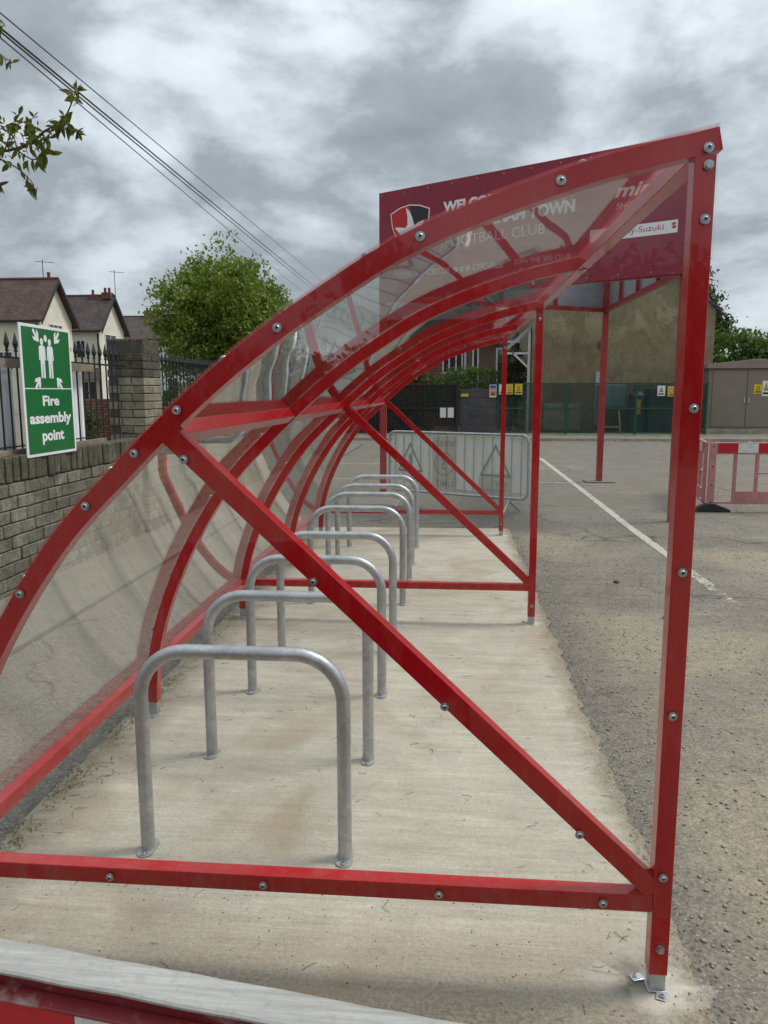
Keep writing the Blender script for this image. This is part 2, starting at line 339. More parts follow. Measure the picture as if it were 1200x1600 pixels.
REDREF = m_worn('red_reflective_strip', (.5, .008, .022), (.36, .01, .02), 8, .55, .7, .35); WHREF = m_worn('white_reflective_strip', (.66, .69, .68), (.5, .52, .5), 8, .5, .7, .4)
PINKPL = m_worn('faded_pink_plastic', (.52, .24, .24), (.42, .16, .16), 5, .4, .65, .6)
def m_scuffed():
    t = NT('scuffed_offwhite_plastic'); v = t.coord((5, 70, 30), 'World', (0, 0, .147)); v0 = t.coord(kind='World')
    col = t.mix(t.ramp(t.noise(v, 1, 8, .75), [(.38, 0.0), (.62, 1.0)]), (.24, .235, .215), (.37, .365, .345))
    col = t.mix(t.ramp(t.noise(v0, 60, 6, .8), [(.52, 0.0), (.64, .7)]), col, (.25, .24, .215))
    col = t.mix(t.ramp(t.noise(v0, 26, 4, .7), [(.60, 0.0), (.66, .5)]), col, (.30, .27, .20))
    col = t.mix(t.ramp(t.noise(t.coord((2, 30, 1), 'World', (0, 0, .147)), 3, 6, .8), [(.60, 0.0), (.66, .55)]), col, (.42, .20, .19))
    return t.done(t.pbr(col, .7, 0, t.bump(t.noise(v0, 90, 5, .7), .3, .002)))
GREYPL = m_scuffed()
GREYRED = m_worn('scuffed_red_plastic', (.20, .018, .024), (.42, .26, .25), 20, .54, .74, .45)
BANNER = m_banner(); FAINT = simple('faint_banner_print', (.30, .30, .27), .7, 0, .1, 3); FAINTR = simple('faint_banner_red', (.42, .33, .31), .7, 0, .1, 3); FAINTY = simple('faint_banner_yellow', (.52, .50, .40), .7, 0, .1, 3)
BARK = simple('tree_bark', (.07, .055, .04), .9, 0, .4, 10, .6)
LEAF = m_leaf('fresh_tree_leaves', (.085, .13, .018), (.16, .215, .03)); LEAFD = m_leaf('dark_tree_leaves', (.022, .040, .012), (.05, .075, .018)); LEAFB = m_leaf('bright_shrub_leaves', (.04, .085, .015), (.085, .14, .025))
LEAFN = m_leaf('near_branch_leaves', (.055, .075, .012), (.10, .115, .015), 9)
MOSS = m_leaf('dry_moss', (.07, .062, .026), (.12, .105, .04), 20); TWIG = simple('dead_twig', (.075, .05, .03), .9); STONE = simple('pale_stone', (.34, .30, .22), .9, 0, .5, 15)
YLEAF = simple('yellowed_leaf', (.30, .20, .02), .6, 0, .5, 40, .1, 0, 'World'); OLEAF = simple('olive_leaf', (.12, .11, .03), .6, 0, .5, 60, .1)
DIRT = simple('verge_dirt', (.17, .15, .105), .95, 0, .5, 3, .6); KERB = simple('kerb_concrete', (.33, .30, .25), .9, 0, .3, 4, .3)
WIRE = simple('cable_black', (.03, .03, .032), .6)
PATCH = simple('old_stain', (.2, .15, .1), .9)

# ------------------------------------------------------------------ mesh helpers
class MB:
    def __init__(s): s.v = []; s.f = []; s.mi = []; s.cur = 0; s.smooth = []; s.sm = False; s.uv = False
    def add(s, vs, fs):
        o = len(s.v); s.v += [tuple(p) for p in vs]
        for f in fs: s.f.append(tuple(i+o for i in f)); s.mi.append(s.cur); s.smooth.append(s.sm)
    def box(s, c, d, M=None):
        x, y, z = d[0]/2, d[1]/2, d[2]/2
        vs = [Vector((a*x, b*y, e*z)) for a in (-1, 1) for b in (-1, 1) for e in (-1, 1)]
        if M is not None: vs = [M @ p for p in vs]
        vs = [p+Vector(c) for p in vs]
        s.add(vs, [(0, 1, 3, 2), (4, 6, 7, 5), (0, 4, 5, 1), (2, 3, 7, 6), (0, 2, 6, 4), (1, 5, 7, 3)]); return s
    def span(s, a, b):
        a, b = Vector(a), Vector(b); return s.box((a+b)/2, [abs(q) for q in (b-a)])
    def bar(s, p0, p1, w, h, up=(0, 0, 1)):
        p0, p1 = Vector(p0), Vector(p1); d = (p1-p0); L = d.length; d.normalize(); up = Vector(up)
        sd_ = d.cross(up); sd_.normalize(); u = sd_.cross(d)
        M = Matrix((d, sd_, u)).transposed(); s.box((p0+p1)/2, (L, w, h), M); return s
    def tube(s, pts, r, n=10, cap=True, r1=None):
        pts = [Vector(p) for p in pts]; rings = []; prev = None
        for i, p in enumerate(pts):
            d = (pts[min(i+1, len(pts)-1)]-pts[max(i-1, 0)]).normalized()
            if prev is None:
                a = Vector((0, 0, 1)) if abs(d.z) < .9 else Vector((1, 0, 0)); x = d.cross(a).normalized()
            else: x = (prev - d*prev.dot(d)).normalized()
            prev = x; y = d.cross(x); rr = r if r1 is None else r+(r1-r)*i/(len(pts)-1)
            rings.append([p+x*math.cos(t)*rr+y*math.sin(t)*rr for t in [2*math.pi*k/n for k in range(n)]])
        vs = [q for g in rings for q in g]; fs = []
        for i in range(len(pts)-1):
            for k in range(n):
                a = i*n+k; b = i*n+(k+1) % n; fs.append((a, b, b+n, a+n))
        old = s.sm; s.sm = True; s.add(vs, fs)
        if cap:
            s.sm = False; s.add(rings[0], [tuple(range(n))[::-1]]); s.add(rings[-1], [tuple(range(n))])
        s.sm = old; return s
    def prism(s, poly, ax, t0, t1):
        """poly of 2D points; ax = function (a,b,t)->xyz"""
        n = len(poly); vs = [ax(a, b, t0) for a, b in poly]+[ax(a, b, t1) for a, b in poly]
        fs = [tuple(range(n)), tuple(range(2*n-1, n-1, -1))]
        for i in range(n): j = (i+1) % n; fs.append((i, i+n, j+n, j))
        s.add(vs, fs); return s
    def mesh(s, name, mats, bevel=0):
        me = bpy.data.meshes.new(name); me.from_pydata(s.v, [], s.f)
        for m in (mats if isinstance(mats, (list, tuple)) else [mats]): me.materials.append(m)
        me.polygons.foreach_set('material_index', s.mi); me.polygons.foreach_set('use_smooth', s.smooth)
        bm = bmesh.new(); bm.from_mesh(me); bmesh.ops.recalc_face_normals(bm, faces=bm.faces)
        if bevel:
            ed = [e for e in bm.edges if len(e.link_faces) == 2 and e.calc_face_angle() > .5]
            bmesh.ops.bevel(bm, geom=ed, offset=bevel, segments=2, affect='EDGES', profile=.5, clamp_overlap=True)
        bm.to_mesh(me); bm.free(); me.update(); return me
    def build(s, name, mats, parent=None, bevel=0, uv=False):
        me = s.mesh(name, mats, bevel)
        if uv: box_uv(me)
        return link(name, me, parent)
def box_uv(me):
    ul = me.uv_layers.new(name='UVMap')
    for p in me.polygons:
        n = p.normal
        h = Vector((n.x, n.y, 0))
        if h.length < .05: u = Vector((1, 0, 0)); v = Vector((0, 1, 0))
        else: u = Vector((-h.y, h.x, 0)).normalized(); v = n.cross(u)
        for li in p.loop_indices:
            co = me.vertices[me.loops[li].vertex_index].co; ul.data[li].uv = (co.dot(u), co.dot(v))
def link(name, me, parent=None, loc=None):
    o = bpy.data.objects.new(name, me); COL.objects.link(o)
    if parent is not None:
        o.parent = parent
        if parent.type == 'EMPTY' or parent.parent is not None or parent.location.length > 0:
            wl = parent_world(parent); o.matrix_parent_inverse = wl.inverted()
    if loc is not None: o.location = loc
    return o
def parent_world(p):
    M = Matrix.Translation(p.location) @ p.rotation_euler.to_matrix().to_4x4()
    if p.parent is not None: M = parent_world(p.parent) @ p.matrix_parent_inverse @ M
    return M
def empty(name, loc, label, cat, group=None):
    o = bpy.data.objects.new(name, None); COL.objects.link(o); o.location = loc; o.empty_display_size = .2
    return tag(o, label, cat, group)
def tag(o, label, cat, group=None):
    o['label'] = label; o['category'] = cat
    if group: o['group'] = group
    return o
def struct(o): o['kind'] = 'structure'; return o
def stuff(o): o['kind'] = 'stuff'; return o
def copy_tree(o, parent=None):
    c = o.copy(); COL.objects.link(c)
    if parent is not None:
        c.parent = parent; c.matrix_parent_inverse = o.matrix_parent_inverse.copy()
    for ch in list(o.children): copy_tree(ch, c)
    return c
def catmull(P, k=6):
    P = [Vector(p) for p in P]; P = [P[0]*2-P[1]]+P+[P[-1]*2-P[-2]]; out = []
    for i in range(1, len(P)-2):
        for j in range(k):
            t = j/k; a, b, c, d = P[i-1:i+3]
            out.append(.5*((2*b)+(c-a)*t+(2*a-5*b+4*c-d)*t*t+(3*b-a-3*c+d)*t**3))
    out.append(P[-2]); return out
_fonts = {}
def text_mesh(name, body, o, u, v, w, h, mat, parent, bold=0, shear=0, ext=.0005, just=None):
    """text fitted into a w x h box at origin o, directions u, v; cap/x-height scaled by the full bounding box"""
    cu = bpy.data.curves.new(name, 'FONT'); cu.body = body; cu.size = 1; cu.offset = bold; cu.shear = shear; cu.extrude = 0; cu.resolution_u = 4
    ob = bpy.data.objects.new(name, cu); COL.objects.link(ob)
    dg = bpy.context.evaluated_depsgraph_get(); me = bpy.data.meshes.new_from_object(ob.evaluated_get(dg))
    bpy.data.objects.remove(ob); bpy.data.curves.remove(cu)
    me.name = name
    xs = [q.co.x for q in me.vertices]; ys = [q.co.y for q in me.vertices]
    x0, x1, y0, y1 = min(xs), max(xs), min(ys), max(ys)
    o, u, v = Vector(o), Vector(u).normalized(), Vector(v).normalized(); n = u.cross(v)
    sx = w/(x1-x0); sy = h/(y1-y0)
    for q in me.vertices: q.co = o+u*((q.co.x-x0)*sx)+v*((q.co.y-y0)*sy)
    bm = bmesh.new(); bm.from_mesh(me)
    r = bmesh.ops.extrude_face_region(bm, geom=bm.faces[:]); bmesh.ops.translate(bm, verts=[g for g in r['geom'] if isinstance(g, bmesh.types.BMVert)], vec=n*ext)
    bmesh.ops.recalc_face_normals(bm, faces=bm.faces)
    for f in bm.faces: f.smooth = False
    bm.to_mesh(me); bm.free(); me.materials.clear(); me.materials.append(mat)
    return link(name, me, parent)

# ------------------------------------------------------------------ ground
def grid_sheet(name, x0, x1, y0, y1, z, mat, fz=None):
    mb = MB(); mb.add([(x0, y0, z), (x1, y0, z), (x1, y1, z), (x0, y1, z)], [(0, 1, 2, 3)]); return mb.build(name, mat)
struct(grid_sheet('ground', -400, 400, -200, 900, -.014, TAR))
def edge_poly(xs, y0, y1, amp, step, seed):
    rr = random.Random(seed); pts = []; y = y0; d = 0
    while y <= y1:
        d = d*.8+rr.uniform(-1, 1)*amp*.5; pts.append((xs+d, y)); y += step
    return pts
def slab():
    r = [(x+.005*math.sin(y*31)+random.Random(int(y*997)).uniform(-.004, .004), y) for x, y in edge_poly(.695, -1.6, 9.15, .016, .022, 3)]; l = edge_poly(-1.60, -1.6, 9.15, .006, .12, 5)
    poly = r+l[::-1]
    bm = MB(); bm.prism(poly, lambda a, b, t: (a, b, t), -.10, 0.0)
    struct(bm.build('concrete_slab', CONC))
slab()
struct(grid_sheet('old_concrete_strip', -3.5, -2.72, .5, 24, -.009, CONC2))
mb = MB(); mb.span((-2.74, .5, -.1), (-2.70, 24, -.006)); struct(mb.build('channel_joint', MORTAR))
mb = MB(); mb.span((-14, 25.9, -.02), (30, 26.05, .09)); struct(mb.build('far_kerb', KERB))
mb = MB(); mb.span((-14, 26.05, -.02), (30, 31, .05)); struct(mb.build('verge', DIRT))
# painted bay lines
def strip(name, pts, w, seed=0):
    rr = random.Random(seed); mb = MB(); L = []; 
    for a, b in zip(pts[:-1], pts[1:]):
        a, b = Vector((*a, 0)), Vector((*b, 0)); n = max(2, int((b-a).length/.12)); d = (b-a).normalized(); s_ = Vector((-d.y, d.x, 0))
        for i in range(n+1):
            p = a.lerp(b, i/n); L.append((p-s_*(w/2+rr.uniform(-.012, .006)), p+s_*(w/2+rr.uniform(-.012, .006))))
    vs = [q+Vector((0, 0, -.0095)) for t in L for q in t]; fs = [(2*i, 2*i+1, 2*i+3, 2*i+2) for i in range(len(L)-1)]
    mb.add(vs, fs); return struct(mb.build(name, PAINT))
PAINT = m_paint()
strip('bay_line', [(2.17, 6.0), (2.15, 9.6), (2.17, 13), (2.18, 19.2)], .10, 1)
strip('bay_line', [(1.0, 14.0), (2.12, 14.03)], .08, 2)
strip('bay_line', [(1.0, 16.6), (2.12, 16.65)], .07, 3)
strip('bay_line', [(-3.6, 14.5), (-.9, 14.3)], .07, 6)
strip('bay_line', [(-3.6, 17.6), (-.9, 17.4)], .07, 7)

def scatter(name, mat, n, region, smin, smax, seed, flat=.6, keep=None):
    rng = np.random.default_rng(seed)
    base = np.array([(1, 0, 0), (-1, 0, 0), (0, 1, 0), (0, -1, 0), (0, 0, 1), (0, 0, -1)], float)
    fa = np.array([(0, 2, 4), (2, 1, 4), (1, 3, 4), (3, 0, 4), (2, 0, 5), (1, 2, 5), (3, 1, 5), (0, 3, 5)])
    P = region(rng, n); n = len(P)
    s = smin+(smax-smin)*rng.random(n)**3
    a = rng.random(n)*6.28; V = base[None]*(1+.5*(rng.random((n, 6, 3))-.5))
    V *= (s[:, None, None]*np.stack([np.ones(n), .6+.4*rng.random(n), flat*np.ones(n)], -1)[:, None, :])
    c, d = np.cos(a), np.sin(a); X = V[..., 0]*c[:, None]-V[..., 1]*d[:, None]; Y = V[..., 0]*d[:, None]+V[..., 1]*c[:, None]
    V = np.stack([X, Y, V[..., 2]], -1)+P[:, None, :]
    F = (fa[None]+np.arange(n)[:, None, None]*6).reshape(-1, 3)
    me = raw_mesh(name, V.reshape(-1, 3), F, mat); return stuff(link(name, me))
def raw_mesh(name, V, F, mat, smooth=False):
    me = bpy.data.meshes.new(name); k = F.shape[1]
    me.vertices.add(len(V)); me.vertices.foreach_set('co', np.ascontiguousarray(V, np.float32).ravel())
    me.loops.add(F.size); me.loops.foreach_set('vertex_index', np.ascontiguousarray(F, np.int32).ravel())
    me.polygons.add(len(F)); me.polygons.foreach_set('loop_start', np.arange(len(F), dtype=np.int32)*k)
    me.update(calc_edges=True); me.materials.append(mat); return me
def reg_right(rng, n):
    y = 1.0+9*rng.random(n)**1.6; x = .74+(2.9)*rng.random(n)**1.3
    return np.stack([x, y, np.full(n, -.011)], -1)
def reg_left(rng, n):
    y = 2.0+7*rng.random(n)**1.3; x = -2.75+1.1*rng.random(n); return np.stack([x, y, np.full(n, -.011)], -1)
def reg_slab(rng, n):
    y = .9+1.4*rng.random(n)**.8; x = -1.5+2.2*rng.random(n); return np.stack([x, y, np.full(n, .001)], -1)
def reg_far(rng, n):
    y = 25.2+1.8*rng.random(n); x = 3+7*rng.random(n); return np.stack([x, y, np.where(y > 26, .055, -.01)], -1)
def reg_edge(rng, n):
    y = 1.2+7.5*rng.random(n)**1.4; x = .715+rng.normal(0, .028, n); return np.stack([x, y, np.where(x < .70, .001, -.010)], -1)
scatter('edge_grit', simple('tan_grit', (.25, .21, .15), .9, 0, .5, 15), 2600, reg_edge, .0014, .006, 12)
scatter('gravel', STONE, 9000, reg_right, .0016, .0115, 1)
scatter('dark_gravel', simple('dark_stone', (.12, .11, .095), .9, 0, .5, 15), 700, reg_right, .0018, .0065, 2)
scatter('grit', simple('grey_grit', (.25, .235, .2), .9, 0, .5, 15), 1500, reg_left, .002, .007, 3)
scatter('slab_grit', simple('brown_grit', (.13, .10, .065), .9), 1100, reg_slab, .0012, .0038, 4)
scatter('rubble', STONE, 500, reg_far, .015, .07, 5)

def twigs():
    rr = random.Random(4); mb = MB()
    def one(x, y, L, z=.002):
        a = rr.uniform(0, 6.28); c = rr.uniform(-.9, .9); pts = []; px, py = x, y
        for i in range(5):
            pts.append((px, py, z+rr.uniform(0, .002))); px += math.cos(a)*L/4; py += math.sin(a)*L/4; a += c/4+rr.uniform(-.25, .25)
        mb.tube(pts, rr.uniform(.0004, .0009), 4, False)
    for i in range(330):
        x = rr.uniform(-1.55, .62); y = 1.0+5.8*rr.random()**1.5
        one(x, y, rr.uniform(.006, .05))
        if rr.random() < .12:
            for k in range(rr.randint(1, 3)): one(x+rr.uniform(-.03, .03), y+rr.uniform(-.02, .02), rr.uniform(.015, .05))
    for i in range(170): one(rr.uniform(-1.62, -1.42), rr.uniform(2, 7), rr.uniform(.02, .06))
    return stuff(mb.build('twig_litter', TWIG))
twigs()
def moss():
    rng = np.random.default_rng(9); n = 5200
    y = 1.9+6.8*rng.random(n)**1.2; clump = np.sin(y*5.3)+np.sin(y*13.1+1)+np.sin(y*2.1+.4)
    keep = clump+rng.normal(0, .6, n) > .0; y = y[keep]; n = len(y)
    x = -1.56+rng.normal(0, .035, n)
    P = np.stack([x, y, np.full(n, 0.002)], -1)
    s = .004+.010*rng.random(n); a = rng.random(n)*6.28
    d = np.stack([np.cos(a), np.sin(a), rng.random(n)*1.1], -1)*s[:, None]; w = np.stack([-np.sin(a), np.cos(a), np.zeros(n)], -1)*s[:, None]*.22
    V = np.stack([P-w, P+w, P+d], 1).reshape(-1, 3); F = np.arange(3*n).reshape(-1, 3)
    stuff(link('moss', raw_mesh('moss', V, F, MOSS)))
moss()
def fallen_leaf(x, y, s, rot, mat, label):
    mb = MB(); n = 10; pts = []
    for i in range(n+1):
        t = i/n; w = math.sin(math.pi*t**.85)*.36; pts.append((t-.5, w))
    vs = []; fs = []
    for i, (a, w) in enumerate(pts):
        z = .12*math.sin(a*4)+.1
        vs += [(a*s, w*s, (z+.22*w)*s), (a*s, 0, z*s*.7), (a*s, -w*s, (z+.25*w)*s)]
    for i in range(n): b = 3*i; fs += [(b, b+1, b+4, b+3), (b+1, b+2, b+5, b+4)]
    mb.add(vs, fs); mb.tube([(-.5*s, 0, .02*s), (-.75*s, .05*s, .02*s)], .012*s, 4)
    o = mb.build('fallen_leaf', mat); o.location = (x, y, .002); o.rotation_euler = (0, 0, rot)
    return tag(o, label, 'leaf', 'fallen leaves on the slab')
fallen_leaf(.038, 2.33, .042, -.35, YLEAF, 'larger yellow-brown fallen leaf lying just behind the front bottom rail, right one of two')
fallen_leaf(-.095, 2.36, .028, 1.2, OLEAF, 'small olive curled fallen leaf behind the front bottom rail, left one of two')
def m_lump(name, x, y, s):
    mb = MB(); rr = random.Random(int(x*1000)); 
    bm = bmesh.new(); bmesh.ops.create_icosphere(bm, subdivisions=2, radius=s)
    for q in bm.verts: q.co *= rr.uniform(.8, 1.2); q.co.z *= .6
    me = bpy.data.meshes.new(name); bm.to_mesh(me); bm.free(); me.materials.append(DKST); o = link(name, me); o.location = (x, y, s*.3-.012); return o
DKST = simple('dark_pebble', (.05, .045, .04), .9)
for x, y, s, lb in [(1.55, 5.55, .022, 'black pebble on the dusty tarmac beside the second doorway'), (1.42, 6.6, .024, 'dark stone on dusty tarmac furthest from the front post'), (1.18, 2.45, .010, 'small round dark pebble right of the front post base')]:
    tag(m_lump('pebble', x, y, s), lb, 'stone', 'loose dark stones on the tarmac')

# ------------------------------------------------------------------ cycle shelter
Y0, Ym, Y2, Yn, Y3 = 1.921, 3.575, 5.28, 6.96, 8.645
D = .05; XO = .595; ZT = 2.188; XL = -1.495
CTRL = [(.595, 2.190), (.45, 2.158), (.30, 2.122), (.05, 2.040), (-.15, 1.955), (-.32, 1.853), (-.47, 1.754), (-.62, 1.637), (-.76, 1.512), (-.88, 1.395), (-1.0, 1.275), (-1.10, 1.15), (-1.20, 1.000), (-1.29, .840), (-1.37, .665), (-1.43, .50), (-1.47, .34), (-1.488, .20), (-1.495, .07)]
PROF = [(p.x, p.y) for p in catmull([(a, b, 0) for a, b in CTRL], 3)]
def offs(P, d):
    out = []
    for i, (x, z) in enumerate(P):
        a = Vector(P[max(i-1, 0)]); b = Vector(P[min(i+1, len(P)-1)]); t = (b-a).normalized(); n = Vector((-t.y, t.x))   # to the right of travel
        out.append((x-n.x*d, z-n.y*d))
    return out
# travel goes towards -x then down; inward = towards +x/-z
def inward(P, d): 
    o = offs(P, d)
    return o
test = inward(PROF, .05)
if test[10][1] > PROF[10][1]:
    _of = offs
    def inward(P, d): return _of(P, -d)
shelter = empty('cycle_shelter', (-.45, 5.28, 0), 'open-fronted cycle shelter with curved red tube frame and clear plastic roof standing on pale slab', 'cycle shelter')
def arch(y, full=True):
    inn = inward(PROF, D); mb = MB(); n = len(PROF); vs = []
    for (a, b), (c, d) in zip(PROF, inn): vs += [(a, y, b), (a, y+D, b), (c, y+D, d), (c, y, d)]
    fs = [(0, 1, 2, 3), (4*n-1, 4*n-2, 4*n-3, 4*n-4)]
    for i in range(n-1):
        for k in range(4): a = 4*i+k; b = 4*i+(k+1) % 4; fs.append((a, b, b+4, a+4))
    mb.add(vs, fs); return mb.build('arch', RED, shelter)
def foot(x, y, z0=.055):
    mb = MB(); mb.box((x, y, z0/2+.02), (.042, .042, z0+.03)); mb.box((x, y, .0035), (.05, .05, .006)); mb.box((x-.042, y+.028, .0032), (.036, .026, .0045), Matrix.Rotation(.35, 3, 'Z')); mb.box((x+.006, y-.036, .0030), (.026, .032, .004), Matrix.Rotation(-.3, 3, 'Z')); f = mb.build('foot_socket', GALV, shelter, .002)
    for bx_, by_ in ((-.048, .030), (.008, -.040)):
        b = bolt_mesh(); o = link('anchor_bolt', b, f); o.location = (x+bx_, y+by_, .006); o.scale = (.7, .7, .7)
_bm = {}
BSOCK = simple('bolt_socket', (.03, .06, .06), .4, .5, .1, 60, 0)
BSTEEL = simple('bolt_steel', (.48, .51, .52), .3, .9, .3, 60, .1)
def bolt_mesh(hexa=False):
    if hexa in _bm: return _bm[hexa]
    mb = MB(); mb.tube([(0, 0, 0), (0, 0, .0022)], .0115, 16)
    if hexa: mb.tube([(0, 0, .0022), (0, 0, .011)], .0095, 6)
    else:
        mb.tube([(0, 0, .0022), (0, 0, .0045)], .0085, 14); mb.tube([(0, 0, .0045), (0, 0, .0068)], .0066, 14, True, .0045)
        mb.cur = 1; mb.tube([(0, 0, .0069), (0, 0, .0072)], .0040, 6)
    me = mb.mesh('bolt', [BSTEEL, BSOCK]); _bm[hexa] = me; return me
def put_bolt(p, n, hexa=False):
    o = link('bolt', bolt_mesh(hexa), shelter); o.rotation_euler = Vector(n).to_track_quat('Z', 'Y').to_euler(); o.location = p
    return o
def member(name, p0, p1, up=(0, 1, 0), w=D, h=D):
    return MB().bar(p0, p1, w, h, up).build(name, RED, shelter, .0022)
for y, full in ((Y0, True), (Ym, False), (Y2, True), (Yn, False), (Y3, True)):
    arch(y)
    foot(XL+D/2, y+D/2)
    if full:
        foot(XO-D/2, y+D/2)
        MB().span((XO-D, y, .055), (XO-.0015, y+D-.001, ZT-.056)).build('post', RED, shelter, .0022)
        member('bottom_rail', (XL+D-.012, y+.0245, .262), (XO-D-.001, y+.0245, .262), (0, 0, 1), .049, .048)
        a = Vector((-.735, 0, 1.512)); b = Vector((XO-D+.004, 0, .295)); 
        MB().bar((a.x, y+.026, a.z), (b.x, y+.026, b.z), .048, .052, (0, 0, 1)).build('brace', RED, shelter, .0022)
# purlins between frames
for a, b in ((Y0, Ym), (Ym, Y2), (Y2, Yn), (Yn, Y3)):
    member('purlin', (-.748, a+D, 1.492), (-.748, b, 1.492), (.74, 0, .66), .048, .048)
    member('lower_rail', (XL+D/2+.012, a+D, .262), (XL+D/2+.012, b, .262), (0, 0, 1), .048, .048)
    member('lintel', (XO-D/2-.002, a+D, ZT-.036), (XO-D/2-.002, b, ZT-.036), (0, 0, 1), .046, .046)
# clear end panels
outer = [(a, b) for a, b in PROF if b > .23]+[(XL+.003, .228)]
def end_panel(ya, yb):
    poly = outer+[(XO+.002, .228)]
    MB().prism(poly, lambda a, b, t: (a, t, b), ya, yb).build('end_panel', CLEAR, shelter)
end_panel(Y0-.0062, Y0-.0022)
end_panel(Y3+D+.0022, Y3+D+.0062)
# roof sheets
def roof_sheet(ya, yb):
    P0 = [(a, b) for a, b in PROF if b > .24]+[(XL+.001, .235)]
    A = inward(P0, -.0025); B = inward(P0, -.0060); n = len(P0); vs = []
    for (a, b), (c, d) in zip(A, B): vs += [(a, ya, b), (a, yb, b), (c, yb, d), (c, ya, d)]
    fs = [(0, 1, 2, 3), (4*n-1, 4*n-2, 4*n-3, 4*n-4)]
    for i in range(n-1):
        for k in range(4): a = 4*i+k; b = 4*i+(k+1) % 4; fs.append((a, b, b+4, a+4))
    mb = MB(); mb.sm = False; mb.add(vs, fs); o = mb.build('roof_sheet', CLEARR, shelter)
    me = o.data
    for p in me.polygons: p.use_smooth = abs(p.normal.y) < .5
    try: me.set_sharp_from_angle(angle=R_(30))
    except Exception: pass
    return o
for a, b in ((Y0-.012, Ym+.024), (Ym+.028, Y2+.024), (Y2+.028, Yn+.024), (Yn+.028, Y3+D+.012)): roof_sheet(a, b)
for x, z in [(.572, 2.144), (.573, 1.989), (.573, 1.560), (.569, 1.161), (.566, .789), (.566, .344), (.246, 2.081), (-.078, 1.963), (-.426, 1.755), (-.687, 1.555), (-.803, 1.446), (-.940, 1.309), (-1.135, 1.071), (-.674, 1.431), (-.347, 1.120), (-.008, .795), (.347, .455), (-.934, .262), (-.499, .262), (-.018, .262), (.415, .262)]:
    put_bolt((x, Y0-.0064, z), (0, -1, 0)); put_bolt((x, Y3+D+.0064, z), (0, 1, 0))
put_bolt((.574, Y0-.0064, 2.106), (0, -1, 0), True)
for y in (Y0, Y2, Y3): put_bolt((.570, y-.0004, .134), (0, -1, 0), True)
for y in (Y2, Y3): put_bolt((.570, y-.0004, ZT-.12), (0, -1, 0))
for y in (Ym, Yn):
    for dy in (.012, .038): put_bolt((.50, y+dy, ZT-.075), (0, 0, -1)); put_bolt((.57, y+dy, ZT-.062), (0, 0, -1))
for y in (Y0, Ym, Y2, Yn, Y3):
    for i in (6, 13, 20, 27, 34, 41, 46):
        a, b = PROF[i]; q = inward(PROF, -.0062)[i]; n = (q[0]-a, 0, q[1]-b)
        put_bolt((q[0], y+(.012 if y in (Ym, Yn) else .03), q[1]), n)

FLG = simple('dusty_galvanised_plate', (.36, .35, .32), .6, .3, .3, 40, .2)
# ------------------------------------------------------------------ cycle stands
stand_proto = None
YS = [2.459, 3.191, 3.935, 4.638, 5.733, 6.539, 7.148, 7.931]
ST_L = ['galvanised hoop cycle stand nearest the camera, just behind the front bottom rail',
        'galvanised hoop cycle stand directly behind the nearest one, second of the row',
        'galvanised hoop cycle stand third of the row, its top seen through the diagonal red brace',
        'galvanised hoop cycle stand fourth of the row, last before the middle red frame',
        'galvanised hoop cycle stand first beyond the wider gap at the middle red frame',
        'galvanised hoop cycle stand second beyond the middle red frame',
        'galvanised hoop cycle stand next to last of the row, near the far red frame',
        'galvanised hoop cycle stand furthest from the camera, beside the white-bannered barrier']
for i, y in enumerate(YS):
    if i == 0:
        st = empty('cycle_stand', (-.70, y, 0), ST_L[0], 'cycle stand', 'galvanised hoop stands in a row')
        pts = []; xl, xr, zt, r = -.351, .351, .733, .165
        pts.append((xl, 0, .006)); pts.append((xl, 0, zt-r-.02))
        for k in range(10): a = math.pi - k/9*math.pi/2; pts.append((xl+r+math.cos(a)*r, 0, zt-r+math.sin(a)*r))
        for k in range(10): a = math.pi/2-k/9*math.pi/2; pts.append((xr-r+math.cos(a)*r, 0, zt-r+math.sin(a)*r))
        pts.append((xr, 0, zt-r-.02)); pts.append((xr, 0, .006))
        mb = MB(); mb.tube([Vector(p)+st.location for p in pts], .0242, 20); mb.build('hoop', GALV, st)
        for x in (xl, xr):
            mb = MB(); w, l = .028, .058
            poly = [(x+math.cos(t)*w*(1.0), math.sin(t)*w+(l-w if math.sin(t) > 0 else -(l-w))) for t in [2*math.pi*(k+.5)/20 for k in range(20)]]
            mb.prism(poly, lambda a, b, t: (a-.70, b+y, t), 0.0005, .006); pl = mb.build('flange', FLG, st)
            for sy in (-1, 1): o = link('anchor_bolt', bolt_mesh(), pl); o.location = (x-.70, y+sy*.043, .006)
        stand_proto = st
    else:
        c = copy_tree(stand_proto); c.location = (-.70+(.004 if i % 2 else -.003), y, 0); c['label'] = ST_L[i]

